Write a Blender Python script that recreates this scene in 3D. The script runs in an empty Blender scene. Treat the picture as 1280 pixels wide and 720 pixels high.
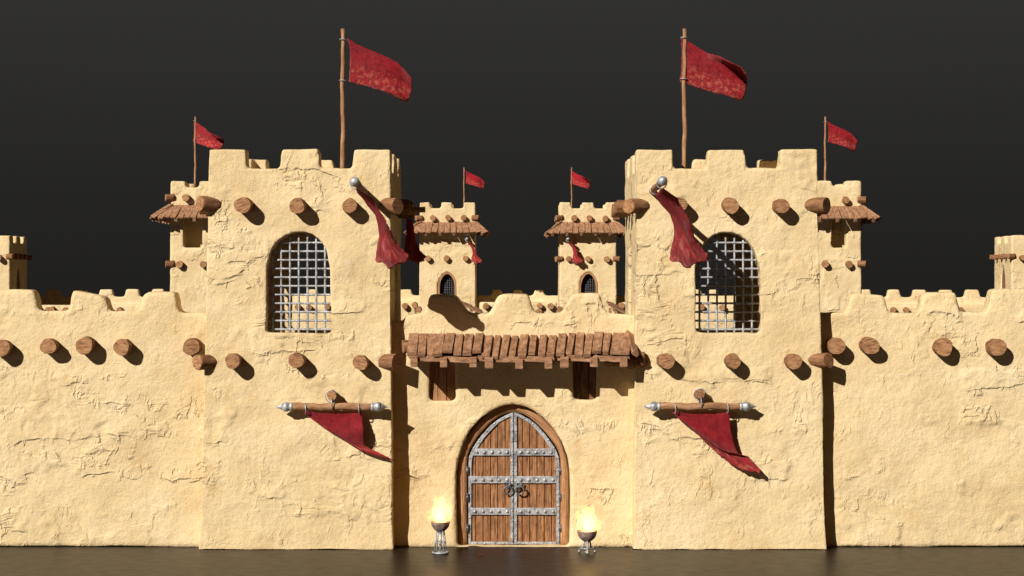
import bpy, bmesh, math, random
import numpy as np
from mathutils import Vector, Matrix, noise as mnoise
from mathutils.geometry import tessellate_polygon

random.seed(7)
RNG = np.random.default_rng(7)
PX = 0.02                      # metres per photo pixel at the front plane of the gate towers
F = 2390.0                     # focal length in photo pixels
D = F * PX                     # camera distance to that plane
CZ = 327.0                     # camera height (px units)
C = bpy.context.scene.collection
R = math.radians

def W(x, y, dep=0.0):
    """photo pixel (x, y) at depth dep (px units behind the front plane) -> world metres"""
    s = (F + dep) / F
    return Vector(((x - 640) * s * PX, dep * PX, ((360 - y) * s + CZ) * PX))

# ------------------------------------------------------------------ materials
def mat(name):
    m = bpy.data.materials.new(name); m.use_nodes = True
    nt = m.node_tree
    for n in list(nt.nodes): nt.nodes.remove(n)
    out = nt.nodes.new('ShaderNodeOutputMaterial')
    b = nt.nodes.new('ShaderNodeBsdfPrincipled')
    nt.links.new(b.outputs[0], out.inputs[0])
    return m, nt, b, out

def N(nt, t, **kw):
    n = nt.nodes.new(t)
    for k, v in kw.items():
        if k.startswith('_'): setattr(n, k[1:], v)
        else: n.inputs[k.replace('__', ' ')].default_value = v
    return n
def L(nt, a, b): nt.links.new(a, b)
def ramp(nt, fac, stops):
    r = nt.nodes.new('ShaderNodeValToRGB'); e = r.color_ramp.elements
    while len(e) < len(stops): e.new(0.5)
    for el, (p, c) in zip(e, stops):
        el.position = p; el.color = (*c, 1) if len(c) == 3 else c
    L(nt, fac, r.inputs[0]); return r
def noise_n(nt, vec, scale, detail=4, rough=.5, dist=0.0):
    n = N(nt, 'ShaderNodeTexNoise', Scale=scale, Detail=detail, Roughness=rough, Distortion=dist)
    L(nt, vec, n.inputs['Vector']); return n
def mapping(nt, vec, scale=(1,1,1), loc=(0,0,0)):
    n = nt.nodes.new('ShaderNodeMapping'); n.inputs['Scale'].default_value = scale; n.inputs['Location'].default_value = loc
    L(nt, vec, n.inputs['Vector']); return n
def math_n(nt, op, a, b=None, c=None, clamp=False):
    n = nt.nodes.new('ShaderNodeMath'); n.operation = op; n.use_clamp = clamp
    for i, v in enumerate((a, b, c)):
        if v is None: continue
        if isinstance(v, (int, float)): n.inputs[i].default_value = v
        else: L(nt, v, n.inputs[i])
    return n.outputs[0]
def mrange(nt, v, a, b, c=0.0, d=1.0, smooth=True):
    n = nt.nodes.new('ShaderNodeMapRange'); n.interpolation_type = 'SMOOTHSTEP' if smooth else 'LINEAR'
    L(nt, v, n.inputs['Value'])
    for k, x in zip(('From Min', 'From Max', 'To Min', 'To Max'), (a, b, c, d)): n.inputs[k].default_value = x
    return n.outputs['Result']
def mixc(nt, fac, a, b, blend='MIX'):
    n = nt.nodes.new('ShaderNodeMix'); n.data_type = 'RGBA'; n.blend_type = blend
    for i, v in ((0, fac), (6, a), (7, b)):
        if isinstance(v, (int, float)): n.inputs[i].default_value = v
        elif isinstance(v, tuple): n.inputs[i].default_value = (*v, 1)
        else: L(nt, v, n.inputs[i])
    return n.outputs[2]

def make_adobe():
    m, nt, b, out = mat('adobe_plaster')
    geo = nt.nodes.new('ShaderNodeNewGeometry'); pos = geo.outputs['Position']
    # ---- height field (metres): peeling ledges, drooping tears, trowel bumps, grain
    wv = noise_n(nt, pos, 1.1, 3, .55)
    wsub = N(nt, 'ShaderNodeVectorMath', _operation='MULTIPLY_ADD')
    L(nt, wv.outputs['Color'], wsub.inputs[0]); wsub.inputs[1].default_value = (.9, .9, .5); L(nt, pos, wsub.inputs[2])
    wp = wsub.outputs[0]
    a = noise_n(nt, mapping(nt, wp, (.26, .26, 1.15)).outputs[0], 1.0, 4, .48)
    step1 = mrange(nt, a.outputs['Fac'], .486, .524)
    mask1 = mrange(nt, noise_n(nt, mapping(nt, pos, (1,1,1), (9.3,2.1,4.7)).outputs[0], .60, 3, .6).outputs['Fac'], .49, .60)
    h1 = math_n(nt, 'MULTIPLY', step1, mask1)
    # short drooping tears in the band under a ledge
    band = math_n(nt, 'MULTIPLY', mrange(nt, a.outputs['Fac'], .43, .47), mrange(nt, a.outputs['Fac'], .50, .53, 1.0, 0.0))
    tears = noise_n(nt, mapping(nt, wp, (4.2, 4.2, 1.05), (3.1, 7.7, 1.2)).outputs[0], 1.0, 4, .55)
    step2 = mrange(nt, tears.outputs['Fac'], .50, .62)
    mask2 = mrange(nt, noise_n(nt, mapping(nt, pos, (1,1,1.5), (-4.3,12.1,7.7)).outputs[0], .8, 3, .6).outputs['Fac'], .52, .62)
    h2 = math_n(nt, 'MULTIPLY', step2, math_n(nt, 'MAXIMUM', math_n(nt, 'MULTIPLY', band, mask1), math_n(nt, 'MULTIPLY', mask2, .42)))
    cr = noise_n(nt, mapping(nt, wp, (.5, .5, 1.25), (17.1, 3.7, 2.2)).outputs[0], 1.0, 4, .5)
    crd = math_n(nt, 'ABSOLUTE', math_n(nt, 'SUBTRACT', cr.outputs['Fac'], .5))
    crk = mrange(nt, crd, .0, .008, 1.0, 0.0)
    mask3 = mrange(nt, noise_n(nt, mapping(nt, pos, (1,1,1.3), (31.3,5.1,-9.7)).outputs[0], .5, 2, .5).outputs['Fac'], .58, .66)
    h3 = math_n(nt, 'MULTIPLY', crk, mask3)
    bumps = noise_n(nt, pos, 3.0, 2, .45).outputs['Fac']
    mid = noise_n(nt, pos, 9.0, 4, .6).outputs['Fac']
    grain = noise_n(nt, pos, 24.0, 3, .62).outputs['Fac']
    h = math_n(nt, 'MULTIPLY', h1, .036)
    h = math_n(nt, 'MULTIPLY_ADD', h2, .034, h)
    h = math_n(nt, 'MULTIPLY_ADD', h3, -.004, h)
    h = math_n(nt, 'MULTIPLY_ADD', bumps, .030, h)
    h = math_n(nt, 'MULTIPLY_ADD', mid, .024, h)
    h = math_n(nt, 'MULTIPLY_ADD', grain, .012, h)
    bp = N(nt, 'ShaderNodeBump', Strength=1.0, Distance=1.0); L(nt, h, bp.inputs['Height'])
    L(nt, bp.outputs[0], b.inputs['Normal'])
    # ---- colour
    big = noise_n(nt, mapping(nt, pos, (1,1,1.4), (5,1,2)).outputs[0], .55, 5, .6).outputs['Fac']
    col = ramp(nt, big, [(.30, ADOBE_D), (.52, ADOBE_M), (.72, ADOBE_L)]).outputs[0]
    stain = mrange(nt, noise_n(nt, mapping(nt, wp, (2.2,2.2,1.3), (2,8,3)).outputs[0], 1.0, 6, .68).outputs['Fac'], .54, .74)
    col = mixc(nt, math_n(nt, 'MULTIPLY', stain, .55), col, (.55, .365, .155))
    sp = mrange(nt, noise_n(nt, pos, 26.0, 3, .7).outputs['Fac'], .35, .75, .90, 1.08, False)
    comb = nt.nodes.new('ShaderNodeCombineColor')
    for i in range(3): L(nt, sp, comb.inputs[i])
    col = mixc(nt, 1.0, col, comb.outputs[0], 'MULTIPLY')
    # dirt caught in the cracks and tears
    dirt = math_n(nt, 'MULTIPLY', h3, .08)
    col = mixc(nt, dirt, col, (.25, .14, .06))
    # few pale chips of plaster
    chips = math_n(nt, 'MULTIPLY', mrange(nt, noise_n(nt, mapping(nt, pos, (1,1,1.2), (40,2,8)).outputs[0], 7.0, 3, .6).outputs['Fac'], .66, .70),
                   mrange(nt, noise_n(nt, pos, .9, 2).outputs['Fac'], .56, .62))
    col = mixc(nt, math_n(nt, 'MULTIPLY', chips, .6), col, (.55, .50, .43))
    L(nt, col, b.inputs['Base Color'])
    b.inputs['Roughness'].default_value = .93
    b.inputs['Specular IOR Level'].default_value = .12
    return m

ADOBE_D, ADOBE_M, ADOBE_L = (.590,.432,.228), (.675,.517,.290), (.720,.568,.342)

def make_wood(name, dark, mid, light, su=(1.0, 14.0), bump=.012, rough=.78, use_uv=True, blotch=.35):
    """grain runs along U (metres) of the UV map"""
    m, nt, b, out = mat(name)
    tc = nt.nodes.new('ShaderNodeTexCoord')
    vec = tc.outputs['UV']
    mp = mapping(nt, vec, (su[0], su[1], 1))
    g = noise_n(nt, mp.outputs[0], 1.6, 7, .62, .6).outputs['Fac']
    g2 = noise_n(nt, mapping(nt, vec, (su[0]*2.5, su[1]*3, 1), (3,5,0)).outputs[0], 2.0, 4, .6).outputs['Fac']
    v = math_n(nt, 'MULTIPLY_ADD', g2, .35, math_n(nt, 'MULTIPLY', g, .75))
    col = ramp(nt, v, [(.40, dark), (.54, mid), (.68, light)]).outputs[0]
    bl = mrange(nt, noise_n(nt, mapping(nt, vec, (2.2, 4, 1), (8,1,0)).outputs[0], 2.0, 4, .6).outputs['Fac'], .5, .72)
    col = mixc(nt, math_n(nt, 'MULTIPLY', bl, blotch), col, tuple(c*.55 for c in dark))
    bl2 = mrange(nt, noise_n(nt, mapping(nt, vec, (3, 6, 1), (1,9,0)).outputs[0], 2.6, 5, .7).outputs['Fac'], .56, .72)
    col = mixc(nt, math_n(nt, 'MULTIPLY', bl2, .45), col, tuple(min(1, c*1.35+.02) for c in light))
    L(nt, col, b.inputs['Base Color'])
    bp = N(nt, 'ShaderNodeBump', Strength=1.0, Distance=bump); L(nt, v, bp.inputs['Height']); L(nt, bp.outputs[0], b.inputs['Normal'])
    b.inputs['Roughness'].default_value = rough; b.inputs['Specular IOR Level'].default_value = .25
    return m

def make_iron(name, base=(.385,.385,.39), metallic=.35, rough=.5):
    m, nt, b, out = mat(name)
    pos = nt.nodes.new('ShaderNodeNewGeometry').outputs['Position']
    n = noise_n(nt, pos, 9, 6, .68).outputs['Fac']
    col = ramp(nt, n, [(.38, tuple(c*.50 for c in base)), (.52, base), (.66, tuple(min(1, c*1.35) for c in base))]).outputs[0]
    rust = mrange(nt, noise_n(nt, pos, 5, 5, .7).outputs['Fac'], .60, .74)
    col = mixc(nt, math_n(nt, 'MULTIPLY', rust, .35), col, (.19, .12, .08))
    L(nt, col, b.inputs['Base Color'])
    bp = N(nt, 'ShaderNodeBump', Strength=.8, Distance=.012); L(nt, noise_n(nt, pos, 16, 4, .6).outputs['Fac'], bp.inputs['Height']); L(nt, bp.outputs[0], b.inputs['Normal'])
    b.inputs['Metallic'].default_value = metallic; b.inputs['Roughness'].default_value = rough
    return m

def make_cloth(name):
    m, nt, b, out = mat(name)
    uv = nt.nodes.new('ShaderNodeTexCoord').outputs['UV']
    n = noise_n(nt, uv, 7.0, 6, .7).outputs['Fac']
    col = ramp(nt, n, [(.34, (.22,.010,.016)), (.52, (.36,.018,.026)), (.68, (.46,.030,.036))]).outputs[0]
    # worn, sun-bleached threads, mostly in the lower half of the weave
    sx = nt.nodes.new('ShaderNodeSeparateXYZ'); L(nt, uv, sx.inputs[0])
    low = mrange(nt, sx.outputs['Y'], .35, .72)
    wear = mrange(nt, noise_n(nt, mapping(nt, uv, (9, 6, 1)).outputs[0], 1.3, 7, .78).outputs['Fac'], .48, .62)
    w = math_n(nt, 'MULTIPLY', math_n(nt, 'MULTIPLY', low, wear), .80)
    col = mixc(nt, w, col, (.60, .175, .105))
    L(nt, col, b.inputs['Base Color'])
    wx = N(nt, 'ShaderNodeTexWave', Scale=60.0, Distortion=2.5, Detail=2.0); L(nt, uv, wx.inputs['Vector'])
    hh = math_n(nt, 'MULTIPLY_ADD', wx.outputs['Fac'], .3, noise_n(nt, uv, 22, 5, .7).outputs['Fac'])
    bp = N(nt, 'ShaderNodeBump', Strength=.9, Distance=.03); L(nt, hh, bp.inputs['Height']); L(nt, bp.outputs[0], b.inputs['Normal'])
    b.inputs['Roughness'].default_value = .95; b.inputs['Specular IOR Level'].default_value = .08
    b.inputs['Sheen Weight'].default_value = .08
    return m

def make_ground():
    m, nt, b, out = mat('dark_studio_ground')
    pos = nt.nodes.new('ShaderNodeNewGeometry').outputs['Position']
    n = noise_n(nt, pos, 1.3, 6, .6).outputs['Fac']
    L(nt, ramp(nt, n, [(.3, (.0135,.0090,.0060)), (.7, (.0175,.0120,.0082))]).outputs[0], b.inputs['Base Color'])
    L(nt, mrange(nt, noise_n(nt, pos, 3, 4).outputs['Fac'], .3, .7, .36, .41), b.inputs['Roughness'])
    bp = N(nt, 'ShaderNodeBump', Strength=.08, Distance=.01); L(nt, noise_n(nt, pos, 30, 4, .6).outputs['Fac'], bp.inputs['Height']); L(nt, bp.outputs[0], b.inputs['Normal'])
    b.inputs['Specular IOR Level'].default_value = .13
    return m

def make_flame():
    m = bpy.data.materials.new('fire'); m.use_nodes = True; nt = m.node_tree
    for n in list(nt.nodes): nt.nodes.remove(n)
    out = nt.nodes.new('ShaderNodeOutputMaterial')
    tc = nt.nodes.new('ShaderNodeTexCoord'); p = tc.outputs['Object']
    # object space: origin at bowl rim centre, z up, metres
    wn = noise_n(nt, mapping(nt, p, (3.2, 3.2, 2.0)).outputs[0], 1.0, 3, .6)
    wsub = N(nt, 'ShaderNodeVectorMath', _operation='SUBTRACT'); L(nt, wn.outputs['Color'], wsub.inputs[0]); wsub.inputs[1].default_value = (.5,.5,.5)
    wz = nt.nodes.new('ShaderNodeSeparateXYZ'); L(nt, p, wz.inputs[0])
    amp = mrange(nt, wz.outputs['Z'], -.05, .7, .12, .75, False)
    wsc = N(nt, 'ShaderNodeVectorMath', _operation='SCALE'); L(nt, wsub.outputs[0], wsc.inputs[0]); L(nt, amp, wsc.inputs['Scale'])
    wadd = N(nt, 'ShaderNodeVectorMath', _operation='ADD'); L(nt, p, wadd.inputs[0]); L(nt, wsc.outputs[0], wadd.inputs[1])
    s = nt.nodes.new('ShaderNodeSeparateXYZ'); L(nt, wadd.outputs[0], s.inputs[0])
    r = math_n(nt, 'SQRT', math_n(nt, 'ADD', math_n(nt, 'POWER', math_n(nt, 'ABSOLUTE', s.outputs['X']), 2.0), math_n(nt, 'POWER', math_n(nt, 'ABSOLUTE', s.outputs['Y']), 2.0)))
    # flame radius profile over height
    rad = ramp(nt, mrange(nt, s.outputs['Z'], -.06, .92, 0, 1, False),
               [(0.0, (.58,)*3), (.16, (.86,)*3), (.38, (.84,)*3), (.62, (.52,)*3), (.85, (.16,)*3), (1.0, (0,)*3)]).outputs[0]
    rad = math_n(nt, 'MULTIPLY', rad, .40)
    q = math_n(nt, 'SUBTRACT', rad, r)
    det = noise_n(nt, mapping(nt, p, (7, 7, 4.2), (1,4,2)).outputs[0], 1.0, 4, .65).outputs['Fac']
    q = math_n(nt, 'MULTIPLY_ADD', math_n(nt, 'SUBTRACT', det, .5), .74, q)
    dens = mrange(nt, q, -.03, .20)
    col = ramp(nt, dens, [(0.0, (1, .17, .015)), (.40, (1, .33, .04)), (.80, (1, .52, .12)), (1.0, (1, .66, .22))]).outputs[0]
    st = math_n(nt, 'MULTIPLY', math_n(nt, 'POWER', dens, 1.7), 4.6)
    em = nt.nodes.new('ShaderNodeEmission'); L(nt, col, em.inputs['Color']); L(nt, st, em.inputs['Strength'])
    L(nt, em.outputs[0], out.inputs['Volume'])
    m.cycles.volume_step_rate = .6
    return m

M = {}
M['adobe'] = make_adobe()
M['bark'] = make_wood('log_bark', (.085,.036,.015), (.185,.085,.037), (.31,.158,.075), (1.2, 5.0), .03, blotch=.4)
M['logend'] = make_wood('log_sawn_end', (.125,.052,.020), (.31,.148,.064), (.48,.265,.132), (3.0, 15.0), .026, blotch=.3)
M['plank'] = make_wood('roof_plank', (.125,.058,.028), (.285,.143,.073), (.43,.240,.135), (2.2, 5.0), .02, blotch=.3)
M['pole'] = make_wood('pole_wood', (.155,.072,.030), (.30,.152,.070), (.44,.25,.135), (1.0, 8.0), .012, blotch=.3)
M['doorwood'] = make_wood('door_plank', (.085,.034,.013), (.245,.107,.042), (.42,.215,.100), (1.1, 11.0), .014, blotch=.45)
M['framewood'] = make_wood('door_frame_wood', (.17,.075,.030), (.35,.170,.075), (.52,.29,.145), (.9, 16.0), .020, blotch=.2)
M['iron'] = make_iron('worn_iron')
M['blackiron'] = make_iron('black_iron', (.055,.055,.06), .2, .6)
M['darkiron'] = make_iron('dark_iron', (.16,.165,.175), .5, .45)
M['bowl'] = make_iron('sooty_bowl_iron', (.30,.205,.165), .3, .55)
M['cloth'] = make_cloth('red_cloth')
M['ground'] = make_ground()
M['fire'] = make_flame()
m, nt, b, out = mat('shade_backing'); b.inputs['Base Color'].default_value = (.02,.016,.012,1); b.inputs['Roughness'].default_value = .9; M['shadeback'] = m  # plain black standing in for the dark behind openings and boards
m, nt, b, out = mat('hot_coals'); b.inputs['Base Color'].default_value = (.03,.015,.01,1); b.inputs['Emission Color'].default_value = (1,.35,.06,1); b.inputs['Emission Strength'].default_value = 4.0; M['coal'] = m

# ------------------------------------------------------------------ numpy noise
def _hash(ix, iy, iz, seed):
    h = (ix*374761393 + iy*668265263 + iz*2147483647 + seed*1274126177) & 0xffffffff
    h = ((h ^ (h >> 13)) * 1274126177) & 0xffffffff
    h = (h ^ (h >> 16)) & 0xffff
    return h.astype(np.float64)/65535.0*2-1
def vnoise(P, seed=0):
    P = np.asarray(P, dtype=np.float64); I = np.floor(P).astype(np.int64); f = P - I
    u = f*f*f*(f*(f*6-15)+10); r = 0
    for dx in (0,1):
        for dy in (0,1):
            for dz in (0,1):
                w = (u[:,0] if dx else 1-u[:,0])*(u[:,1] if dy else 1-u[:,1])*(u[:,2] if dz else 1-u[:,2])
                r = r + w*_hash(I[:,0]+dx, I[:,1]+dy, I[:,2]+dz, seed)
    return r
def fbm(P, seed=0, octv=3):
    r = 0; a = 1.0
    for o in range(octv): r = r + a*vnoise(P*2**o + 13.7*o, seed+o); a *= .5
    return r

# ------------------------------------------------------------------ object helpers
def thing(name, loc, label, cat, group=None):
    o = bpy.data.objects.new(name, None); C.objects.link(o); o.location = loc
    o.empty_display_size = .3
    o['label'] = label; o['category'] = cat; o['kind'] = 'thing'
    if group: o['group'] = group
    return o
def dup(root, loc, label=None, group=None, scale=1.0, rotz=0.0):
    r = root.copy(); C.objects.link(r); r.location = loc; r.scale = (scale,)*3; r.rotation_euler = (0,0,rotz)
    if label: r['label'] = label
    if group: r['group'] = group
    for ch in list(root.children):
        c = ch.copy(); C.objects.link(c); c.parent = r
        for g in list(ch.children):
            d = g.copy(); C.objects.link(d); d.parent = c
    return r
def base_of(o):
    v = Vector((0,0,0))
    while o is not None: v = v + o.location; o = o.parent
    return v

class MB:
    """mesh builder in world metres with a UV per loop (u along the grain)"""
    def __init__(s): s.v=[]; s.f=[]; s.uv=[]; s.mi=[]; s.sm=[]
    def face(s, idx, uv, mi=0, sm=False): s.f.append(idx); s.uv.append(uv); s.mi.append(mi); s.sm.append(sm)
    def box(s, o, ax, ay, az, taper=1.0, mi=0, endmi=None, wob=0.0, nseg=1):
        """o centre; ax long half axis; ay width half; az thickness half; UV along ax"""
        o=Vector(o); ax=Vector(ax); ay=Vector(ay); az=Vector(az)
        lx,ly,lz=ax.length*2,ay.length*2,az.length*2
        u0,v0=random.uniform(0,40),random.uniform(0,40)
        b0=len(s.v)
        for i in range(nseg+1):
            t=-1+2*i/nseg; k=1+(taper-1)*(t+1)/2
            off = ay*random.uniform(-wob,wob)+az*random.uniform(-wob,wob)
            kk = k*(1+random.uniform(-wob,wob)*.6)
            for (a,c) in ((-1,-1),(1,-1),(1,1),(-1,1)):
                s.v.append(o+ax*t+(ay*a*kk)+(az*c*k)+off)
        per=[0,ly,ly+lz,2*ly+lz,2*ly+2*lz]
        for i in range(nseg):
            for j in range(4):
                j2=(j+1)%4
                a,b,c,d=b0+i*4+j,b0+(i+1)*4+j,b0+(i+1)*4+j2,b0+i*4+j2
                ua,ub=u0+lx*i/nseg,u0+lx*(i+1)/nseg
                s.face((a,d,c,b),((ua,v0+per[j]),(ua,v0+per[j+1]),(ub,v0+per[j+1]),(ub,v0+per[j])),mi)
        e=mi if endmi is None else endmi
        for q,rev in ((b0,False),(b0+nseg*4,True)):
            idx=[q,q+1,q+2,q+3]; uv=[(u0,v0),(u0+ly*.5,v0),(u0+ly*.5,v0+lz),(u0,v0+lz)]
            if not rev: idx=idx[::-1]; uv=uv[::-1]
            s.face(tuple(idx[::-1]) if False else tuple(idx),tuple(uv),e)
    def tube(s, pts, radii, n=10, caps=True, mi=0, capmi=None, jit=0.0, sm=True):
        pts=[Vector(p) for p in pts]
        if not hasattr(radii,'__len__'): radii=[radii]*len(pts)
        b0=len(s.v); L_=0; u0=random.uniform(0,30); us=[u0]
        prev=None
        for i,p in enumerate(pts):
            d=(pts[min(i+1,len(pts)-1)]-pts[max(i-1,0)]).normalized()
            if prev is None:
                a=d.orthogonal().normalized()
            else:
                a=(prev-d*prev.dot(d)).normalized()
            prev=a; c=d.cross(a)
            if i: L_+=(p-pts[i-1]).length; us.append(u0+L_)
            for k in range(n):
                t=2*math.pi*k/n; rr=radii[i]*(1+(random.uniform(-jit,jit) if jit else 0))
                s.v.append(p+a*math.cos(t)*rr+c*math.sin(t)*rr)
        for i in range(len(pts)-1):
            cir=2*math.pi*radii[i]
            for k in range(n):
                k2=(k+1)%n
                s.face((b0+i*n+k,b0+i*n+k2,b0+(i+1)*n+k2,b0+(i+1)*n+k),
                       ((us[i],cir*k/n),(us[i],cir*(k+1)/n),(us[i+1],cir*(k+1)/n),(us[i+1],cir*k/n)),mi,sm)
        if caps:
            e=mi if capmi is None else capmi
            for q,rev in ((b0,True),(b0+(len(pts)-1)*n,False)):
                idx=list(range(q,q+n)); uv=[(u0+.5*math.cos(2*math.pi*k/n)*radii[0],u0+.5*math.sin(2*math.pi*k/n)*radii[0]) for k in range(n)]
                if rev: idx=idx[::-1]; uv=uv[::-1]
                s.face(tuple(idx),tuple(uv),e)
    def torus(s, c, axis, R_, r, n=20, m=8, mi=0):
        c=Vector(c); axis=Vector(axis).normalized(); a=axis.orthogonal().normalized(); b=axis.cross(a)
        b0=len(s.v)
        for i in range(n):
            t=2*math.pi*i/n; d=a*math.cos(t)+b*math.sin(t)
            for j in range(m):
                q=2*math.pi*j/m
                s.v.append(c+d*(R_+r*math.cos(q))+axis*r*math.sin(q))
        for i in range(n):
            for j in range(m):
                i2,j2=(i+1)%n,(j+1)%m
                s.face((b0+i*m+j,b0+i2*m+j,b0+i2*m+j2,b0+i*m+j2),((i*.05,j*.05),(i*.05+.05,j*.05),(i*.05+.05,j*.05+.05),(i*.05,j*.05+.05)),mi,True)
    def sphere(s, c, r, n=14, m=9, sq=(1,1,1), mi=0):
        c=Vector(c); b0=len(s.v)
        for i in range(m+1):
            t=math.pi*i/m
            for k in range(n):
                p=2*math.pi*k/n
                s.v.append(c+Vector((math.sin(t)*math.cos(p)*sq[0],math.sin(t)*math.sin(p)*sq[1],math.cos(t)*sq[2]))*r)
        for i in range(m):
            for k in range(n):
                k2=(k+1)%n
                s.face((b0+i*n+k,b0+(i+1)*n+k,b0+(i+1)*n+k2,b0+i*n+k2),((0,0),(0,.1),(.1,.1),(.1,0)),mi,True)
    def lathe(s, c, prof, n=24, mi=0, axis='Z'):
        c=Vector(c); b0=len(s.v)
        for (r,z) in prof:
            for k in range(n):
                t=2*math.pi*k/n
                if axis=='Z': s.v.append(c+Vector((r*math.cos(t),r*math.sin(t),z)))
                else: s.v.append(c+Vector((z,r*math.cos(t),r*math.sin(t))))
        for i in range(len(prof)-1):
            for k in range(n):
                k2=(k+1)%n
                s.face((b0+i*n+k,b0+i*n+k2,b0+(i+1)*n+k2,b0+(i+1)*n+k),((0,0),(.1,0),(.1,.1),(0,.1)),mi,True)
    def prism(s, poly, front, back, mi=0):
        """poly: list of world-plane (x,z) metres, extruded from y=front to y=back; UV u=z (vertical grain)"""
        n=len(poly); b0=len(s.v); u0,v0=random.uniform(0,40),random.uniform(0,40)
        for y in (front,back):
            for (x,z) in poly: s.v.append(Vector((x,y,z)))
        tri=tessellate_polygon([[Vector((x,z,0)) for x,z in poly]])
        for t in tri:
            s.face(tuple(b0+i for i in t),tuple((u0+poly[i][1],v0+poly[i][0]) for i in t),mi)
            s.face(tuple(b0+n+i for i in t[::-1]),tuple((u0+poly[i][1],v0+poly[i][0]) for i in t[::-1]),mi)
        for i in range(n):
            j=(i+1)%n; l=math.dist(poly[i],poly[j])
            s.face((b0+i,b0+j,b0+n+j,b0+n+i),((u0,v0),(u0+l,v0),(u0+l,v0+.1),(u0,v0+.1)),mi)
    def build(s, name, mats, parent=None, bevel=0.0, seg=2, doubles=False, fix=True):
        base=base_of(parent) if parent else Vector((0,0,0))
        me=bpy.data.meshes.new(name)
        me.from_pydata([tuple(v-base) for v in s.v],[],s.f)
        uvl=me.uv_layers.new(name='UVMap')
        flat=[c for uv in s.uv for p in uv for c in p]
        uvl.data.foreach_set('uv',flat)
        me.polygons.foreach_set('material_index',s.mi); me.polygons.foreach_set('use_smooth',s.sm)
        if not isinstance(mats,(list,tuple)): mats=[mats]
        for mm in mats: me.materials.append(mm)
        if fix or doubles:
            bm=bmesh.new(); bm.from_mesh(me)
            if doubles: bmesh.ops.remove_doubles(bm,verts=bm.verts,dist=1e-5)
            bmesh.ops.recalc_face_normals(bm,faces=bm.faces); bm.to_mesh(me); bm.free()
        me.update()
        o=bpy.data.objects.new(name,me); C.objects.link(o)
        if parent: o.parent=parent
        if bevel:
            md=o.modifiers.new('bevel','BEVEL'); md.width=bevel; md.segments=seg; md.limit_method='ANGLE'; md.angle_limit=R(40)
        return o

# ------------------------------------------------------------------ adobe bodies
class Solid:
    """volumes in px units (x right from image centre, y depth, z up) that are fused and weathered"""
    def __init__(s): s.v=[]; s.f=[]
    def slab(s, poly, holes, y0, y1, axis='Y'):
        loops=[poly]+list(holes); flat=[p for l in loops for p in l]
        tri=tessellate_polygon([[Vector((a,b,0)) for a,b in l] for l in loops])
        n=len(flat); b0=len(s.v)
        for y in (y0,y1):
            for a,b in flat: s.v.append((a,y,b) if axis=='Y' else (y,a,b))
        for t in tri:
            s.f.append(tuple(b0+i for i in t)); s.f.append(tuple(b0+n+i for i in t[::-1]))
        k=0
        for l in loops:
            m_=len(l)
            for i in range(m_):
                j=(i+1)%m_; s.f.append((b0+k+i,b0+k+j,b0+n+k+j,b0+n+k+i))
            k+=m_
    def box(s,x0,x1,y0,y1,z0,z1): s.slab([(x0,z0),(x1,z0),(x1,z1),(x0,z1)],[],y0,y1)
    def build(s,name,parent,voxel,smooth=4,fn=None,amp=1.0,seed=0,mat_=None):
        """fn maps px-unit array (n,3) after remesh -> px-unit array (n,3)"""
        me=bpy.data.meshes.new('tmp'); me.from_pydata([tuple(c*PX for c in v) for v in s.v],[],s.f)
        bm=bmesh.new(); bm.from_mesh(me); bmesh.ops.remove_doubles(bm,verts=bm.verts,dist=1e-6); bmesh.ops.recalc_face_normals(bm,faces=bm.faces); bm.to_mesh(me); bm.free()
        o=bpy.data.objects.new('tmp',me); C.objects.link(o)
        md=o.modifiers.new('r','REMESH'); md.mode='VOXEL'; md.voxel_size=voxel
        if smooth:
            sm=o.modifiers.new('s','SMOOTH'); sm.factor=.5; sm.iterations=smooth
        dg=bpy.context.evaluated_depsgraph_get(); ev=o.evaluated_get(dg)
        nm=bpy.data.meshes.new_from_object(ev); bpy.data.objects.remove(o); bpy.data.meshes.remove(me)
        n=len(nm.vertices); co=np.empty(n*3); nm.vertices.foreach_get('co',co); co=co.reshape(-1,3)
        if fn is not None: co=fn(co/PX)*PX
        nm.vertices.foreach_set('co',co.ravel()); nm.update()
        no=np.empty(n*3); nm.vertices.foreach_get('normal',no); no=no.reshape(-1,3)
        d=.030*fbm(co*.6,seed+1,2)+.012*fbm(co*2.4,seed+11,3)
        co=co+no*(d*amp)[:,None]
        base=np.array(base_of(parent)) if parent else 0
        nm.vertices.foreach_set('co',(co-base).ravel())
        nm.polygons.foreach_set('use_smooth',np.ones(len(nm.polygons),dtype=bool)); nm.update()
        nm.materials.clear(); nm.materials.append(mat_ or M['adobe']); nm.name=name
        ob=bpy.data.objects.new(name,nm); C.objects.link(ob)
        if parent: ob.parent=parent
        return ob

def arch(cx, hw, z0, zs, zt, n=14, p=2.0, q=2.0):
    """closed loop of an arched opening"""
    pts=[(cx-hw,z0),(cx+hw,z0)]
    for i in range(n+1):
        t=math.pi*i/n/2*1.0
        a=i/n*2-1      # 1..-1
        x=-a
        pts.append((cx+hw*x*-1*-1 if False else cx+hw*(1-2*i/n), zs+(zt-zs)*max(0,1-abs(1-2*i/n)**p)**(1/q)))
    return pts
def profile(knots, rnd=7, step=1.5):
    """rounded top outline from [(x,z)...] step knots"""
    xs=np.arange(knots[0][0],knots[-1][0]+.01,step); kx=[k[0] for k in knots]; kz=[k[1] for k in knots]
    z=np.interp(xs,kx,kz); w=max(1,int(rnd/step)); ker=np.hanning(w+2)[1:-1]; ker/=ker.sum()
    zp=np.pad(z,w,mode='edge'); z2=np.convolve(zp,ker,'same')[w:-w]
    return list(zip(xs.tolist(),z2.tolist()))

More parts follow.
